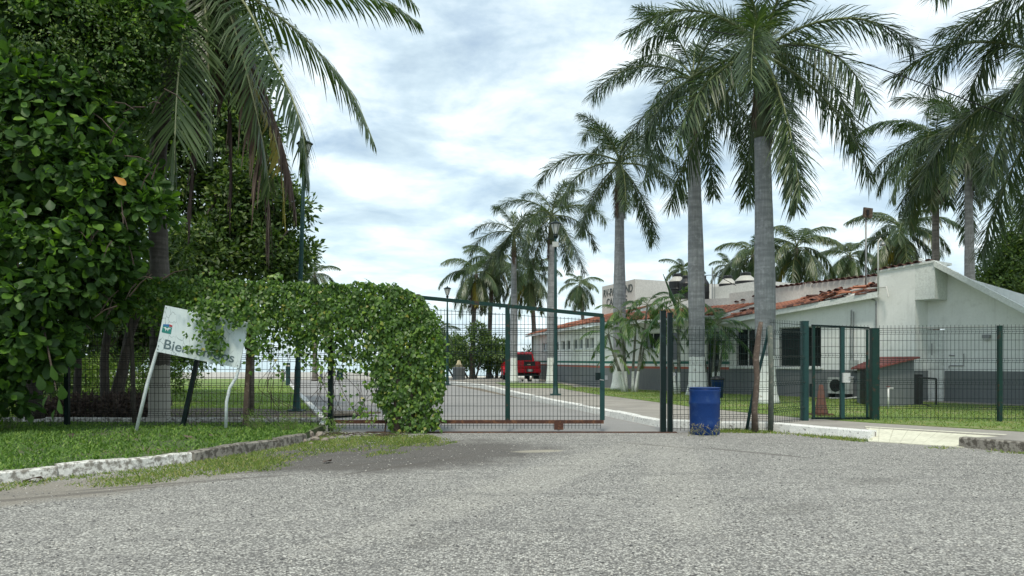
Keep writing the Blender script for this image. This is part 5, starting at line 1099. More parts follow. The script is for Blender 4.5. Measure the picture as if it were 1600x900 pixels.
# ac, door frame etc belong elsewhere; upper wall set back behind the lean-to
wall(LP(-1.2, 1.6), LP(u6, 1.6), 2.9, zat(452, 32.3)-.05, 1.0, [], MT['cream'], z1b=zat(427, 28)-.02, name='upper_wall')
mb = MB(); c = Vector((*LP(ul(1262, 1.6), 1.55), 0)); 
wall(LP(ul(1254, 1.57), 1.57), LP(ul(1268, 1.57), 1.57), 3.3, zat(440, 30.3), .1, [], MT['cream'], name='pilaster')
# lean-to roof: fascia and slab
def tile_mesh(r=.10, L=.42, n=5):
    mb = MB(); vs = []
    for t in (0, 1):
        for k in range(n+1):
            a_ = math.pi*k/n; rr = r*(1.0 if t == 0 else .82); vs.append((-math.cos(a_)*rr, t*L, math.sin(a_)*rr*.75))
        for k in range(n+1):
            a_ = math.pi*k/n; rr = (r*(1.0 if t == 0 else .82))-.016; vs.append((-math.cos(a_)*rr, t*L, math.sin(a_)*rr*.75))
    m_ = n+1
    fs = [(k, k+1, 2*m_+k+1, 2*m_+k) for k in range(n)]+[(m_+k+1, m_+k, 3*m_+k, 3*m_+k+1) for k in range(n)]+[(k+1, k, m_+k, m_+k+1) for k in range(n)]
    mb.add(vs, fs); return mb
TM = tile_mesh()
TMESH = [TM.mesh('tile', MT['tile']), TM.mesh('tile', MT['tile_dark'])]
fl0 = ul(1150)-.45
zf0, zf1 = 3.10, 3.78
def roof_z(u, o): return zf0+(zf1-zf0)*(u-fl0)/(u6-fl0)+.10+(o+.35)*.27
mb = MB(); q = [(fl0, -.35), (u6+.12, -.35), (u6+.12, -.25), (fl0, -.25)]
def qz(u): return zf0+(zf1-zf0)*(u-fl0)/(u6-fl0)
mb.hexa([V2(LP(u, o), qz(u)-.09) for u, o in q]+[V2(LP(u, o), qz(u)+.11) for u, o in q]); part(mb, 'fascia', MT['white'], CH)
mb = MB(); q = [(fl0, -.25), (u6, -.25), (u6, 1.6), (fl0, 1.6)]
mb.hexa([V2(LP(u, o), qz(u)-.05+max(0, (o+.25))*.27) for u, o in q]+[V2(LP(u, o), roof_z(u, o)-.04) for u, o in q]); lr = part(mb, 'lean_to_roof', MT['white'], CH)
def put_tile(par, pos, ydir, zdir, var, sc=1.0):
    ydir = ydir.normalized(); x = ydir.cross(zdir).normalized(); z = x.cross(ydir)
    o = bpy.data.objects.new('tile', TMESH[var]); COL.objects.link(o); o.parent = par
    off = Vector(par.location) if par is CH else Vector((0, 0, 0))
    p = pos-off
    o.matrix_basis = Matrix(((x.x*sc, ydir.x*sc, z.x*sc, p.x), (x.y*sc, ydir.y*sc, z.y*sc, p.y), (x.z*sc, ydir.z*sc, z.z*sc, p.z), (0, 0, 0, 1)))
rg = random.Random(5)
nu, no = int((u6-fl0)/.30), 9
up = Vector((-.1, -.2, 1)).normalized()
sl_dir = (DL*1.0+Vector((0, 0, (zf1-zf0)/(u6-fl0)))).normalized()
for i in range(nu):
    for j in range(no):
        u = fl0+.02+i*.30; o = -.30+j*.205
        ruin = u > u6-2.4
        if ruin and rg.random() < .35: continue
        pos = Vector((*LP(u, o), roof_z(u, o)+.0)); dv = sl_dir.copy()
        if rg.random() < .12 or ruin: dv = (dv+Vector((rg.uniform(-.4, .4), rg.uniform(-.4, .4), rg.uniform(-.12, .18)))).normalized(); pos.z += rg.uniform(0, .10)
        put_tile(CH, pos, dv, NL.cross(sl_dir)*-1 if False else Vector((0, 0, 1)), 1 if (j == 0 and rg.random() < .6) or (ruin and rg.random() < .6) or rg.random() < .12 else 0)
# loose heap of old tiles at the upper end: one object each
for k in range(24):
    u = u6-.3-2.3*rg.random()**1.2; o = rg.uniform(-.25, .6); pos = Vector((*LP(u, o), roof_z(u, o)+rg.uniform(.08, .20)))
    a_ = rg.uniform(0, 6.28); put_tile(CH, pos, Vector((math.cos(a_), math.sin(a_), rg.uniform(-.25, .3))), Vector((rg.uniform(-.4, .4), rg.uniform(-.4, .4), 1)), 1 if rg.random() < .65 else 0)
# dark tile crest along the upper wall and the gable
def crest(u0, z0, u1, z1, o, name='ridge_tile'):
    L = abs(u1-u0); n = max(2, int(L/.24))
    for i in range(n):
        t = i/n; u = u0+(u1-u0)*t; p = Vector((*LP(u, o), z0+(z1-z0)*t+.02)); ob = bpy.data.objects.new('ridge_tile', TMESH[1]); COL.objects.link(ob); ob.parent = CH
        y = NL.copy(); x = DL.copy(); z = Vector((0, 0, 1)); q = p-Vector(CH.location)
        ob.matrix_basis = Matrix(((x.x, y.x, z.x, q.x), (x.y, y.y, z.y, q.y), (x.z, y.z, z.z, q.z), (0, 0, 0, 1)))
zU0, zU1 = zat(452, 32.3)-.05, zat(427, 28)-.02
crest(ul(1206, 1.6), zU0+(zU1-zU0)*(ul(1206, 1.6)+1.2)/(u6+1.2), u6, zU1, 1.5)
crest(u6, 4.66, u8-.3, 4.80, -.12)
crest(u8-.3, 4.83, u8+3.6, 4.83-slp*3.9, .15)
crest(ul(1152, 1.6), 4.02, ul(1172, 1.6), 4.14, 1.5); crest(ul(1180, 1.6), 4.2, ul(1188, 1.6), 4.25, 1.5)
# middle facet and far wing
Bp = (4.44, 38.9); Wp = (1.55, 58.3)
def upx(p0, p1, px):
    k = (px-800)/F; p0 = Vector(p0); d_ = (Vector(p1)-p0).normalized(); return (p0.y*k-p0.x)/(d_.x-d_.y*k)
uu = lambda px: upx(Bp, A0, px)
o1 = (uu(1006), uu(1031), 2.05, 2.80); o2 = (uu(1046), uu(1062), 1.5, 2.8); o3 = (uu(1104), uu(1124), .16, 2.75)
_, a, d, nn = wall(Bp, A0, -.1, 3.3, .2, [o1, o2, (o3[0], o3[1], -.1, 2.75)], MT['wall_far'])
window(a, d, nn, *o1, mull=1); window(a, d, nn, *o2, mull=0); window(a, d, nn, *o3, mull=1, fr='steel', sill=False, name='glazed_door')
uw = lambda px: upx(Wp, Bp, px)
ops = [(uw(l_), uw(r_), 2.15, 2.72) for l_, r_ in ((847, 856), (864, 873), (877, 883), (885, 891), (896, 902), (904, 910), (914, 920), (922, 928))]
ops = [o for o in ops if o[1]-o[0] > .1]
_, a, d, nn = wall(Wp, Bp, -.1, 3.3, .2, ops, MT['wall_far'])
for i, o in enumerate(ops): window(a, d, nn, *o, mull=0 if (o[1]-o[0]) < 1.2 else 1, glass='glass' if i in (1, 2, 3, 6) else 'glass_pale', sill=True)
d_end = Vector((Wp[0], Wp[1], 0)); wall(Wp, (Wp[0]+7, Wp[1]+1.2), -.1, 3.9, .2, [], MT['wall_far'])
def eave_roof(p0, p1, over, depth, z0, rise, name, th=.12):
    a = Vector((*p0, 0)); b = Vector((*p1, 0)); L = (b-a).length; d = (b-a)/L; nn = Vector((-d.y, d.x, 0))
    if nn.y < 0 and abs(nn.y) > abs(nn.x) : nn = -nn
    if nn.x < 0: nn = -nn
    P = [a-nn*over, b-nn*over, b+nn*depth, a+nn*depth]; Z = [z0, z0, z0+rise, z0+rise]
    mb = MB(); mb.hexa([V2(p, z-th) for p, z in zip(P, Z)]+[V2(p, z) for p, z in zip(P, Z)]); part(mb, name, MT['white'], CH)
    mb = MB(); n = int(L/.24); rows = max(2, int((depth+over)/.36)); tv, tf = TM.v, TM.f; sl_ = Vector((nn.x*(depth+over), nn.y*(depth+over), rise)).normalized(); zc_ = d.cross(sl_)
    if zc_.z < 0: zc_ = -zc_
    for i in range(n):
        for j in range(rows):
            o_ = P[0]+d*(L*(i+.5)/n)+Vector((0, 0, z0+.02))+sl_*(j*.36+.0); s = 1+rg.uniform(-.05, .05); xx = sl_.cross(zc_)
            mb.add([o_+xx*v[0]*s+sl_*v[1]+zc_*(v[2]+.02*(1-v[1])) for v in tv], tf)
    o = part(mb, 'roof_tiles', MT['tile'], CH); o['kind'] = 'stuff'
eave_roof(Wp, Bp, .55, 3.2, 3.36, 1.05, 'wing_roof'); eave_roof(Bp, A0, .55, 1.9, 3.36, .62, 'porch_roof')
# sign tower block with lettering
T0, T1, T2 = (5.74, 48.9), (7.09, 44.3), (13.2, 47.6)
mb = MB(); mb.prism([T0, T1, T2, (12.0, 52)], 3.0, zat(436, 44.3)); part(mb, 'sign_block', MT['cream'], CH)
dT = Vector((T1[0]-T0[0], T1[1]-T0[1], 0)); LT = dT.length; dT /= LT; nT = Vector((dT.y, -dT.x, 0)); nT = nT if nT.y < 0 else -nT
if nT.x > 0: nT = -nT
for s, u0, wd, z, sz in (('RV-PARK AND', .25, 4.25, 5.50, .66), ('CAMPING', .75, 3.0, 4.90, .66)):
    me, a_, b_ = text_mesh(s, sz, MT['ink_grey'], .01, bold=.008); k = wd/(b_-a_); o = bpy.data.objects.new('lettering', me); COL.objects.link(o); o.parent = CH
    p = Vector((T0[0], T0[1], z))+dT*(u0-a_*k)+nT*.012-Vector(CH.location); o.matrix_basis = Matrix(((dT.x*k, 0, nT.x, p.x), (dT.y*k, 0, nT.y, p.y), (0, 1.0, 0, p.z), (0, 0, 0, 1)))
# roof body behind: flat parapet block joining tower and upper wall
mb = MB(); mb.prism([(8.6, 35.0), (10.4, 33.6), (17, 40), (13.2, 47)], 3.0, 4.30); part(mb, 'parapet_block', MT['cream'], CH)
mb = MB(); mb.prism([(10.2, 39), (11.6, 35.6), (18, 40), (14, 46)], 4.30, zat(446, 38)); part(mb, 'stair_block', MT['cream'], CH)
# ------------------------------------------------------------------ roof-top things
def tank(px, Y, ztop, r, pale, label, lid=True):
    X = xat(px, Y); z0 = ztop-.75; rt = root('water_tank', (X, Y, z0), label, 'water tank', 'water tanks on the clubhouse roof')
    mb = MB(); mb.lathe((0, 0, -.5), [(r, 0), (r, .35), (r*1.03, .38), (r*1.03, .42), (r, .45), (r, .82)], 20); part(mb, 'body', MT['black'], rt, False, True)
    mb = MB(); mb.lathe((0, 0, .32), [(r*1.0, 0), (r*.92, .07), (r*.5, .27)], 20); part(mb, 'shoulder', MT['tank_white' if pale else 'black'], rt, False, True)
    mb = MB(); mb.lathe((0, 0, .59), [(r*.48, 0), (r*.5, .02), (r*.5, .13), (r*.42, .17), (.05, .19)], 16); part(mb, 'lid', MT['black'], rt, False, True)
tank(1165, 38, zat(426, 38), .52, True, 'biggest black water tank with pale shoulder, left of the thickest royal palm trunk')
tank(1137, 40, zat(431, 40), .45, True, 'pale shouldered water tank just left of the biggest black one')
tank(1058, 42, zat(428, 42), .45, True, 'pale shouldered water tank above the sign tower, left of the second royal palm trunk')
tank(1072, 41.5, zat(431, 41.5), .42, False, 'all black water tank hidden mostly by the second royal palm trunk, left side')
tank(1099, 40, zat(431, 40), .30, False, 'small black water tank peeping out right of the second royal palm trunk')
rt = root('antenna_mast', (xat(1113, 38), 38, 4.2), 'thin twin pipe mast on the roof between the water tanks', 'mast')
mb = MB(); mb.tube([(0, 0, 0), (0, 0, zat(418, 38)-4.2)], .03, 6); part(mb, 'pipe', MT['steel'], rt, False, True); mb = MB(); mb.tube([(.12, 0, 0), (.12, 0, zat(425, 38)-4.2)], .02, 6); part(mb, 'pipe', MT['steel'], rt, False, True)
Ya = 28.3
rt = root('antenna_mast', (xat(1353, Ya), Ya, 4.0), 'thin steel mast on the clubhouse roof carrying a square panel antenna', 'antenna')
mb = MB(); mb.tube([(0, 0, -.3), (0, 0, zat(340, Ya)-4.0)], .035, 8); part(mb, 'mast', MT['steel'], rt, True, True)
mb = MB(); mb.box((.04, -.06, zat(333, Ya)-4.0), (.36, .07, .36), Matrix.Rotation(R(5), 3, 'Y') @ Matrix.Rotation(R(12), 3, 'Z')); part(mb, 'panel', MT['wood'], rt, False, True)
mb = MB(); mb.box((0.01, -.13, zat(333, Ya)-4.0), (.09, .06, .2)); part(mb, 'bracket', MT['black'], rt, False, True)
Yb = 26.6
rt = root('lamp_bracket', (xat(1371, Yb), Yb, 4.2), 'short pipe with a curled lamp bracket on the wall top, right of the square antenna', 'bracket')
mb = MB(); mb.tube([(0, -.05, -.4), (0, -.05, zat(378, Yb)-4.2), (.08, -.05, zat(373, Yb)-4.2), (.16, -.05, zat(378, Yb)-4.2)], .03, 8); part(mb, 'pipe', MT['pvc'], rt, True, True)
mb = MB(); mb.lathe((.16, -.05, zat(384, Yb)-4.2), [(.10, 0), (.09, .05), (.03, .14)], 12); part(mb, 'lamp_shade', MT['steel'], rt, True, True)
# ------------------------------------------------------------------ things along the wall
def onL(px, z, o=-.1): u = ul(px, o); p = LP(u, o); return Vector((p[0], p[1], z))
rt = root('air_conditioner', onL(1313, .16, -.25), 'dirty white air conditioner unit standing against the grey dado behind the pedestrian gate', 'air conditioner')
c = onL(1313, .62, -.25); Mx = Matrix((( DL.x, NL.x, 0), (DL.y, NL.y, 0), (0, 0, 1)))
mb = MB(); mb.box(c, (.82, .3, .58), Mx); part(mb, 'casing', MT['ac'], rt)
mb = MB(); cc = c-NL*.155-DL*.1; n = 18
for r_ in (.07, .12, .17, .22): mb.tube([cc+DL*math.cos(6.2832*i/n)*r_+Vector((0, 0, math.sin(6.2832*i/n)*r_)) for i in range(n+1)], .008, 4, False)
for k in range(6): a_ = k*math.pi/6; mb.tube([cc-DL*math.cos(a_)*.23-Vector((0, 0, math.sin(a_)*.23)), cc+DL*math.cos(a_)*.23+Vector((0, 0, math.sin(a_)*.23))], .006, 4)
part(mb, 'fan_grille', MT['black'], rt)
mb = MB(); mb.tube([cc+NL*.01-Vector((0, 0, 0)), cc+NL*.004], .22, 20); part(mb, 'fan', MT['black'], rt)
for s in (-.33, .33): mb = MB(); mb.box(c+DL*s-Vector((0, 0, .37)), (.06, .34, .16), Mx); part(mb, 'foot', MT['black'], rt)
# conduits with meter box
rt = root('conduit', onL(1330, .3, -.05), 'twin electric conduits with a small meter box on the white wall above the air conditioner', 'conduit')
for s, zt in ((0, zat(487, 28)), (.09, zat(490, 28))):
    mb = MB(); b0 = onL(1330, 0, -.05)+DL*s; mb.tube([b0+Vector((0, 0, 1.0)), b0+Vector((-.02, 0, 1.8)), b0+Vector((0, 0, zt)), b0+DL*.05-NL*.08+Vector((0, 0, zt+.02))], .022, 6); part(mb, 'pipe', MT['steel'], rt)
mb = MB(); mb.box(onL(1334, 1.35, -.12), (.3, .14, .36), Mx); part(mb, 'meter_box', MT['ac'], rt)
mb = MB(); a_ = onL(1336, 1.2, -.1); mb.tube([a_, a_+Vector((.15, -.1, -.35)), a_+Vector((.12, -.15, -.75))], .02, 6); part(mb, 'hose', MT['black'], rt)
rt = root('downpipe', onL(1370, .2, -.12), 'grey downpipe in the corner where the tiled lean-to meets the taller wall', 'pipe')
mb = MB(); b0 = onL(1369, 0, -.12); mb.tube([b0+Vector((0, 0, 1.2)), b0+Vector((0, 0, 3.6)), b0-DL*.25+Vector((0, 0, 3.72))], .035, 8); part(mb, 'pipe', MT['steel'], rt)
rt = root('roof_pipe', onL(1350, 3.8, -.1), 'white plastic pipe running over the broken tiles at the roof edge', 'pipe')
mb = MB(); mb.tube([onL(1290, 3.78, 0), onL(1335, 4.06, .1), onL(1385, 4.05, -.25), onL(1388, 3.7, -.28)], .03, 6); part(mb, 'pipe', MT['pvc'], rt)
rt = root('hose_pipe', onL(1320, .2, -.7), 'white plastic pipe lying on the grass beside the air conditioner', 'pipe')
mb = MB(); mb.tube([onL(1296, .19, -1.0), onL(1320, .2, -1.1), onL(1352, .3, -1.0), onL(1356, .5, -.8)], .022, 6); part(mb, 'pipe', MT['pvc'], rt)
rt = root('standpipe', (xat(1388, 21.5), 21.5, .16), 'short white standpipe tap on the lawn in front of the grey shed', 'tap')
mb = MB(); mb.tube([(0, 0, 0), (0, 0, .6)], .025, 8); part(mb, 'pipe', MT['pvc'], rt, True, True); mb = MB(); mb.tube([(0.02, 0, .585), (.14, 0, .585)], .022, 8); part(mb, 'pipe', MT['pvc'], rt, True, True)
mb = MB(); mb.box((.0, 0, .64), (.1, .02, .02)); part(mb, 'handle', MT['redroof'], rt, False, True)
# grey shed with red sheet roof
Ys = 23.2
rt = root('shed', (xat(1382, Ys), Ys, .16), 'small grey shed with red sheet roof against the white wall', 'shed')
x0, xm_, x1 = xat(1341, 24.3), xat(1366, 23.0), xat(1423, 23.6)
z0 = .1
fp = [(x0, 24.4), (xm_, 22.7), (x1, 23.4), (x1-.35, 25.1)]
def sh(p): # roof height: falls to the left
    return {0: zat(574, 24.4)-.08, 1: zat(570, 22.7)-.10, 2: zat(560, 23.4), 3: zat(560, 23.4)}[p]
mb = MB(); mb.hexa([Vector((*fp[i], z0)) for i in (1, 2, 3, 0)]+[Vector((*fp[i], sh(i))) for i in (1, 2, 3, 0)]); part(mb, 'wall', MT['dado'], rt)
mb = MB(); e = [(x0-.15, 24.5), (xm_-.1, 22.5), (x1+.08, 23.2), (x1-.3, 25.2)]
mb.hexa([Vector((*e[i], sh(i)+.004)) for i in (1, 2, 3, 0)]+[Vector((*e[i], sh(i)+.05)) for i in (1, 2, 3, 0)]); part(mb, 'roof', MT['redroof'], rt)
mb = MB()
for k in range(9):
    t = (k+.5)/9; a_ = Vector((*e[1], sh(1)+.055)).lerp(Vector((*e[2], sh(2)+.055)), t); b_ = Vector((*e[0], sh(0)+.055)).lerp(Vector((*e[3], sh(3)+.055)), t); mb.tube([a_, b_], .022, 5)
part(mb, 'roof_rib', MT['redroof'], rt)
mb = MB(); a_ = Vector((x0+.02, 24.28, .2)); b_ = Vector((xm_-.05, 22.76, .2)); n_ = Vector((-(b_-a_).y, (b_-a_).x, 0)).normalized(); n_ = n_ if n_.y < 0 else -n_; p0, p1 = a_.lerp(b_, .15)+n_*.0, a_.lerp(b_, .85)+n_*.0
mb.hexa([p0+n_*.03, p1+n_*.03, p1-n_*.05, p0-n_*.05]+[q+Vector((0, 0, 1.05)) for q in (p0+n_*.03, p1+n_*.03, p1-n_*.05, p0-n_*.05)]); part(mb, 'door', MT['black'], rt)
rt = root('handrail', (xat(1449, 24), 24, .15), 'low black metal handrail frame by the white door right of the shed', 'handrail')
mb = MB()
for a_, b_ in (((1435, 632), (1435, 590)), ((1435, 590), (1463, 592)), ((1463, 592), (1463, 632))): mb.tube([at(*a_, 22.8), at(*b_, 22.8)], .03, 6)
part(mb, 'frame', MT['black'], rt)
rt = root('gas_box', (xat(1431, 24), 24, .15), 'dark upright box standing between the shed and the white door', 'box')
mb = MB(); mb.box((xat(1431, 23.9), 23.9, .62), (.28, .3, .95)); part(mb, 'body', MT['black'], rt); mb = MB(); mb.box((xat(1431, 23.9), 23.9, 1.115), (.33, .34, .035)); part(mb, 'lid', MT['dado'], rt)
rt = root('garden_hose', (xat(1500, 22), 22, .17), 'dark hose lying on the grass along the foot of the grey dado', 'hose')
mb = MB(); mb.tube([Vector(q) for q in curve([at(1440, 630, 23), at(1470, 640, 22.3), at(1500, 637, 22.8), at(1550, 644, 22.2), at(1640, 650, 21.5)], 20)], .025, 6)
for v_i in range(len(mb.v)): mb.v[v_i] = (mb.v[v_i][0], mb.v[v_i][1], max(.17, min(.23, mb.v[v_i][2])))
part(mb, 'hose', MT['rubber'], rt)
# conduits drawn on the right wall: thin bracket pipes
rt = root('wall_pipes', onL(1500, 1.2, .8), 'thin pipes fixed on the shaded white wall right of the door', 'pipes')
for pts in ([(1483, 1.7), (1492, 1.68)], [(1506, 1.75), (1506, 1.35), (1484, 1.35)], [(1456, 2.1), (1456, 1.7)], [(1483, 1.35), (1483, 1.25)]): mb = MB(); mb.tube([onL(a_, z_, .86) for a_, z_ in pts], .018, 5); part(mb, 'pipe', MT['steel'], rt)
rt = root('wall_lamp', onL(1541, 2.25, .8), 'small grey lamp fitting on the shaded wall left of the last fence post', 'lamp'); mb = MB(); mb.box(onL(1541, 2.3, .82), (.22, .12, .12), Mx); part(mb, 'housing', MT['steel'], rt); mb = MB(); mb.box(onL(1541, 2.21, .78), (.16, .12, .05), Mx); part(mb, 'lens', MT['lampglass'], rt)
# cone
rt = root('traffic_cone', (xat(1283, 19.2), 19.2, .166), 'faded brown traffic cone standing on the lawn behind the pedestrian gate', 'traffic cone')
mb = MB(); mb.box((0, 0, .02), (.42, .42, .04), Matrix.Rotation(R(20), 3, 'Z')); part(mb, 'base', MT['cone'], rt, False, True)
mb = MB(); mb.lathe((0, 0, .04), [(.165, 0), (.155, .03), (.05, .70), (.035, .72)], 18); part(mb, 'cone', MT['cone'], rt, True, True)
# blue drum, small blue bin
rt = root('plastic_drum', (xat(1101, 16.0), 16.0, .0), 'big blue plastic drum in front of the wire fence, right of the dark guide posts', 'drum')
mb = MB(); r_ = .315; mb.lathe((0, 0, 0), [(r_*.93, 0), (r_*.97, .02), (r_*.97, .16), (r_*1.0, .19), (r_*.975, .22), (r_*.985, .36), (r_*.99, .60), (r_*1.025, .64), (r_*1.025, .67), (r_*.99, .70), (r_*.995, .86), (r_*1.02, .90), (r_*1.02, .93), (r_*.985, .95), (r_*.96, .94), (r_*.93, .80)], 32); part(mb, 'barrel', MT['blue'], rt, True, True)
mb = MB(); mb.lathe((0, 0, .952), [(r_*.99, 0), (r_*1.03, .003), (r_*1.03, .018), (r_*.99, .022)], 32); part(mb, 'rim', MT['blue'], rt, True, True)
rt = root('litter_bin', (xat(1121, 28), 28, .16), 'small blue bin at the foot of the grey wall behind the big drum', 'bin')
mb = MB(); mb.lathe((0, 0, 0), [(.19, 0), (.23, .62), (.25, .64)], 16); part(mb, 'body', MT['blue'], rt, True, True); mb = MB(); mb.lathe((0, 0, .645), [(.255, 0), (.255, .05), (.20, .12), (.03, .15)], 16); part(mb, 'lid', MT['black'], rt, True, True)
# dry weeds round the drum
def weeds(X, Y, n, label, seed, h=.3, m='dead_leaf', z=.0):
    r = np.random.RandomState(seed); rt = root('weed', (X, Y, z), label, 'weed'); mb = MB()
    tips = []
    for i in range(n):
        b_ = Vector((r.randn()*.12, r.randn()*.06, 0)); t_ = b_+Vector((r.randn()*.14, r.randn()*.08, h*r.uniform(.5, 1))); mb.tube([b_, (b_+t_)/2+Vector((r.randn()*.02, 0, .02)), t_], [.004, .003, .002], 4); tips += [t_, (b_+t_)/2]
    part(mb, 'stalk', MT['rachis_dead'] if m == 'dead_leaf' else MT['rachis'], rt, False, True)
    P = np.repeat(np.array([tuple(t) for t in tips]), 5, 0); k = len(P); P = P+r.randn(k, 3)*.02; V, Fs, t = leaves(P, r.randn(k, 3)+np.array([0, 0, .3]), r.randn(k, 3), .05*np.ones(k), .02*np.ones(k), T_SM, r)
    obj('leaves', np_mesh('leaves', V, Fs, MT[m], t), rt, True)['kind'] = 'stuff'
weeds(xat(1084, 15.6), 15.58, 7, 'dry straw coloured weed at the left foot of the blue drum', 1, .24, 'straw')
weeds(xat(1116, 15.6), 15.58, 7, 'dry straw coloured weed at the right foot of the blue drum', 2, .3, 'straw')
weeds(xat(400, 15.9), 15.7, 26, 'leafy green weed at the fence foot right of the bent sign pole', 3, .4, 'verge', .13)
weeds(xat(455, 15.5), 15.3, 26, 'leafy green weed near the end of the old kerb', 4, .35, 'verge', .13)
weeds(xat(522, 16), 15.9, 18, 'green weed at the foot of the post left of the vine column', 5, .32, 'verge', .0)
weeds(xat(30, 15.9), 15.6, 26, 'tall green weed on the verge at the far left fence foot', 6, .42, 'verge', .13)
# stones at the kerb end
rg2 = random.Random(9)
def stone(x, y, s, lab, grp, flat=.6):
    mb = MB(); n = 8; vs = []
    prof = [(.6, 0), (1.0, .25), (.9, .7), (.45, 1.0)]
    for r_, z_ in prof:
        for k in range(n): a_ = k/n*6.283; q = s*r_*rg2.uniform(.8, 1.2); vs.append((math.cos(a_)*q*1.3, math.sin(a_)*q, z_*s*flat*2*rg2.uniform(.85, 1.1)))
    fs = [(i*n+k, i*n+(k+1) % n, (i+1)*n+(k+1) % n, (i+1)*n+k) for i in range(3) for k in range(n)]+[tuple(range(n-1, -1, -1)), tuple(range(3*n, 4*n))]
    mb.add(vs, fs); o = part(mb, 'stone', MT['stone'], None); o.location = (x, y, -.01); o.rotation_euler.z = rg2.uniform(0, 6); tag(o, lab, 'stone', grp)
for i, (px, py, s, lb) in enumerate([(480, 683, .12, 'largest rubble stone, touching the broken end of the old kerb'), (492, 689, .08, 'middle sized rubble stone in front of the heap at the kerb end'), (474, 691, .06, 'leftmost small rubble stone below the broken kerb end'), (500, 682, .09, 'rubble stone at the back right of the heap by the fence'), (508, 689, .06, 'small rubble stone on the right side of the heap at the kerb end'), (486, 695, .045, 'smallest rubble stone, lowest in front of the broken kerb end'), (519, 686, .05, 'lone small rubble stone furthest right of the kerb end heap')]):
    Y = F*H/(py-CY); stone(xat(px, Y), Y, s, lb, 'rubble at the broken end of the old kerb')
mb = MB()
for k in range(46):
    a_ = rg2.uniform(-4.0, -2.3); b_ = rg2.uniform(15.3, 16.0); t_ = rg2.uniform(0, 6.28); mb.tube([(a_, b_, .015), (a_+math.cos(t_)*.12, b_+math.sin(t_)*.05, .05), (a_+math.cos(t_)*.25, b_+math.sin(t_)*.1, .02)], .006, 4)
o = part(mb, 'leaf_litter', MT['twig'], None); tag(o, 'dark dry twigs lying along the ground under the vine fence', 'twigs', kind='stuff')
# fallen leaves: each its own object
lm = np_mesh('fallen_leaf', T_BIG[0]*np.array([.2, .2, .25]), [f for f in T_BIG[1]], MT['dead_leaf'], np.full(10, .7))
for i, (px, py, z, lab) in enumerate([(285, 680, .2, 'curled brown leaf lying on the verge left of the white sign leg'), (55, 746, .06, 'brown leaf lying against the white kerb at the left edge'), (68, 748, .03, 'small brown leaf beside the kerb, right of the other one'), (318, 716, .03, 'pale fallen leaf on the grass by the dark part of the kerb'), (505, 722, .03, 'brown leaf on the gravel below the broken kerb end'), (115, 677, .2, 'large dry brown leaf on the verge below the first green post'), (568, 703, .02, 'tiny pale leaf on the apron grass under the vine')]):
    Y = F*(H-z)/(py-CY); o = bpy.data.objects.new('fallen_leaf', lm); COL.objects.link(o); o.location = (xat(px, Y), Y, z); o.rotation_euler = (rg2.uniform(-.5, .3), rg2.uniform(-.4, .4), rg2.uniform(0, 6)); s = .6+.5*rg2.random() if i not in (0, 5) else 1.2; o.scale = (s, s, s); tag(o, lab, 'leaf', 'fallen leaves')
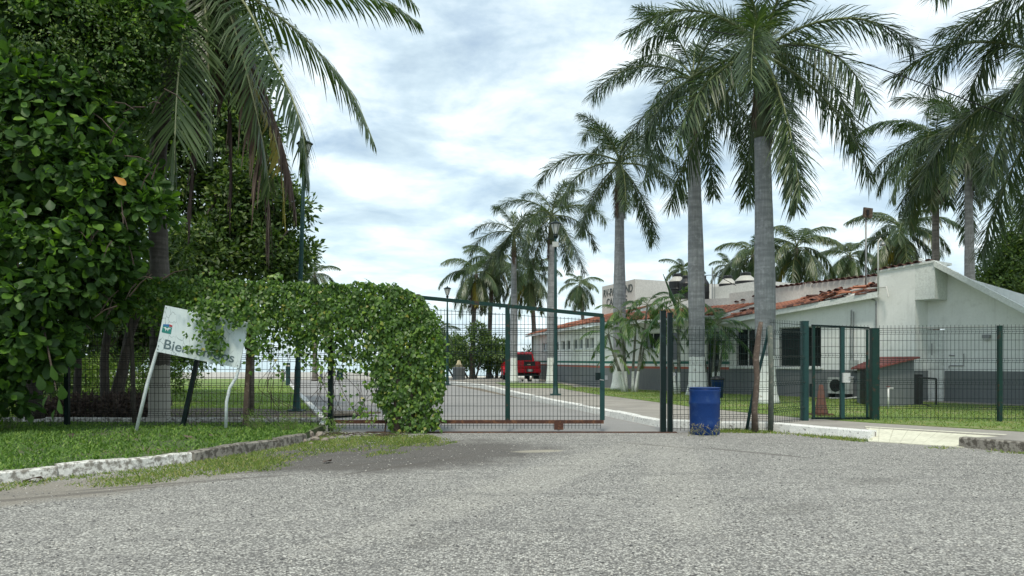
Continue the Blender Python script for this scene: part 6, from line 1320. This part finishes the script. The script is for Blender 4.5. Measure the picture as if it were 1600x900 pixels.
# ------------------------------------------------------------------ red pickup
def pickup():
    rt = root('pickup_truck', (xat(823, 50), 50, .15), 'red pickup truck with black rear window parked beyond the gate, seen from behind', 'pickup truck', rz=R(10))
    def pr(prof, x0, x1, inset_top=0.0, zt=None, y_shift=0):
        mb = MB(); n = len(prof); vs = []
        for x in (x0, x1):
            for y, z in prof:
                k = 0 if zt is None or z < zt else inset_top; vs.append((x+(k if x == x0 else -k), y+y_shift, z))
        fs = [tuple(range(n)), tuple(range(2*n-1, n-1, -1))]+[(i, n+i, n+(i+1) % n, (i+1) % n) for i in range(n)]; mb.add(vs, fs); return mb
    body = [(.02, .52), (.0, .78), (.03, 1.12), (1.85, 1.14), (1.95, 1.16), (3.6, 1.12), (4.85, 1.02), (5.1, .85), (5.1, .50), (4.6, .42), (.5, .42)]
    o = part(pr(body, -.94, .94, .05, 1.0), 'body', MT['red'], rt, False, True); bv = o.modifiers.new('b', 'BEVEL'); bv.width = .05; bv.segments = 3; bv.limit_method = 'ANGLE'
    cab = [(1.55, 1.10), (1.72, 1.58), (1.9, 1.68), (3.0, 1.68), (3.3, 1.58), (3.95, 1.10)]
    o = part(pr(cab, -.86, .86, .12, 1.4), 'cab', MT['red'], rt, False, True); bv = o.modifiers.new('b', 'BEVEL'); bv.width = .05; bv.segments = 3; bv.limit_method = 'ANGLE'
    mb = MB(); mb.hexa([Vector((-.70, 1.555, 1.19)), Vector((.70, 1.555, 1.19)), Vector((.70, 1.62, 1.19)), Vector((-.70, 1.62, 1.19)), Vector((-.62, 1.665, 1.55)), Vector((.62, 1.665, 1.55)), Vector((.62, 1.73, 1.55)), Vector((-.62, 1.73, 1.55))]); part(mb, 'rear_window', MT['glass'], rt, False, True)
    for s in (-1, 1):
        for y0, y1 in ((1.85, 2.5), (2.58, 3.35)):
            mb = MB(); mb.hexa([Vector((s*.84, y0, 1.17)), Vector((s*.875, y0, 1.17)), Vector((s*.875, y1, 1.17)), Vector((s*.84, y1, 1.17)), Vector((s*.75, y0+.06, 1.55)), Vector((s*.765, y0+.06, 1.55)), Vector((s*.765, y1-.08, 1.55)), Vector((s*.75, y1-.08, 1.55))]); part(mb, 'side_window', MT['glass'], rt, False, True)
        mb = MB(); mb.box((s*.87, .0, .93), (.13, .06, .36)); part(mb, 'tail_light', MT['tail'], rt, False, True)
        mb = MB(); mb.box((s*1.04, 3.2, 1.22), (.2, .08, .15)); part(mb, 'mirror', MT['black'], rt, False, True)
        for y in (.95, 4.15):
            mb = MB(); mb.tube([(s*.70, y, .36), (s*.96, y, .36)], .37, 20); w_ = part(mb, 'wheel', MT['rubber'], rt, False, True)
            mb = MB(); mb.tube([(s*.955, y, .36), (s*.985, y, .36)], .21, 12); q = bpy.data.objects.new('rim', mb.mesh('rim', MT['steel'])); COL.objects.link(q); q.parent = w_
            mb = MB()
            for k in range(9): a_ = math.pi*k/8; mb.box((s*.955, y+math.cos(a_)*.43, .38+math.sin(a_)*.43), (.10, .16, .06), Matrix.Rotation(a_-math.pi/2, 3, 'X'))
            part(mb, 'wheel_arch', MT['red'], rt, False, True)
    mb = MB(); mb.box((0, -.02, .95), (1.46, .04, .34)); tg = part(mb, 'tailgate', MT['red'], rt, False, True)
    mb = MB(); mb.box((.18, -.045, 1.0), (.75, .012, .26)); q = bpy.data.objects.new('tailgate_trim', mb.mesh('trim', MT['black'])); COL.objects.link(q); q.parent = tg
    mb = MB(); mb.box((.14, -.055, .95), (.22, .012, .06)); q = bpy.data.objects.new('badge', mb.mesh('badge', MT['yellow'])); COL.objects.link(q); q.parent = tg
    mb = MB(); mb.box((0, -.08, .58), (1.86, .2, .20)); o = part(mb, 'bumper', MT['red'], rt, False, True); bv = o.modifiers.new('b', 'BEVEL'); bv.width = .03; bv.segments = 2
    mb = MB(); mb.box((.18, -.185, .62), (.5, .02, .17)); part(mb, 'plate_recess', MT['black'], rt, False, True)
    mb = MB(); mb.box((.18, -.20, .62), (.32, .01, .13)); part(mb, 'number_plate', MT['tank_white'], rt, False, True)
    mb = MB(); mb.box((0, 2.4, .36), (1.5, 4.2, .14)); part(mb, 'chassis', MT['black'], rt, False, True)
    mb = MB(); mb.box((0, 1.62, 1.645), (.4, .03, .035)); part(mb, 'brake_light', MT['tail'], rt, False, True)
pickup()
bpy.data.objects['pickup_truck'].scale = (.98, .95, 1.14)
# kerb stops (small pale blocks) behind the truck
for i, px in enumerate((812, 821, 834, 839)):
    mb = MB(); mb.hexa([Vector((a_*.14, b_*.1, z_)) for z_, (a_, b_) in [(0, q) for q in ((-1, -1), (1, -1), (1, 1), (-1, 1))]]+[Vector((a_*.10, b_*.07, .2)) for a_, b_ in ((-1, -1), (1, -1), (1, 1), (-1, 1))])
    o = part(mb, 'stone_block', MT['cream'], None); o.location = (xat(px, 47.6), 47.6, .15); tag(o, ['leftmost small pale block under the left tail of the red pickup', 'second small pale block from the left under the red pickup', 'third small pale block under the right tail of the red pickup', 'rightmost small pale block under the red pickup'][i], 'block', 'small pale blocks behind the red pickup')
# litter bin, bollards and little extras far off
rt = root('litter_bin', (xat(717, 54), 54, .035), 'round grey litter bin on the promenade right of the distant lamp post', 'bin')
mb = MB(); mb.lathe((0, 0, 0), [(.42, 0), (.44, .05), (.44, .85), (.46, .88), (.46, .98), (.38, 1.0)], 18); part(mb, 'body', MT['dado'], rt, True, True); mb = MB(); mb.lathe((0, 0, 1.0), [(.34, 0), (.14, .28), (.10, .45), (.02, .5)], 12); part(mb, 'lid', MT['yellow'], rt, True, True)
for i, (px, Y, h_, r_, lab, m_) in enumerate([(450, 44, 1.35, .13, 'thick teal bollard beside the far end of the left driveway kerb', 'teal'), (442, 50, .9, .12, 'grey bollard left of the thick teal one', 'dado'), (502, 60, .8, .11, 'thin grey bollard on the promenade behind the vine gap', 'dado'), (531, 60, .85, .25, 'stout teal bollard on the promenade seen right of the fence post', 'teal')]):
    rt = root('bollard', (xat(px, Y), Y, .03), lab, 'bollard', 'bollards at the end of the driveway')
    mb = MB(); mb.lathe((0, 0, 0), [(r_*1.1, 0), (r_*1.1, .06), (r_, .08), (r_, h_-.1), (r_*.9, h_-.02), (r_*.4, h_)], 14); part(mb, 'post', MT[m_], rt, True, True)
    mb = MB(); mb.lathe((0, 0, h_-.22), [(r_*1.01, 0), (r_*1.06, .01), (r_*1.06, .07), (r_*1.01, .08)], 14); part(mb, 'band', MT['cream'], rt, True, True)
# overhead cables
def cable(pts, label):
    mb = MB(); mb.tube([Vector(q) for q in curve([at(*p) for p in pts], 30)], .016, 4); o = part(mb, 'overhead_cable', MT['rubber'], None); tag(o, label, 'cable', 'overhead cables')
cable([(1052, 40, 24), (1150, 55, 23), (1290, 82, 22), (1440, 130, 21), (1660, 215, 19.5)], 'thin black cable slanting down from the tall royal palms to the right edge palm')
cable([(1075, 438, 40), (1113, 430, 38), (1150, 446, 37)], 'short thin cable from the twin mast to the roof edge')
print('tris', sum(len(o.data.loops)-2*len(o.data.polygons) for o in bpy.data.objects if o.type == 'MESH'))
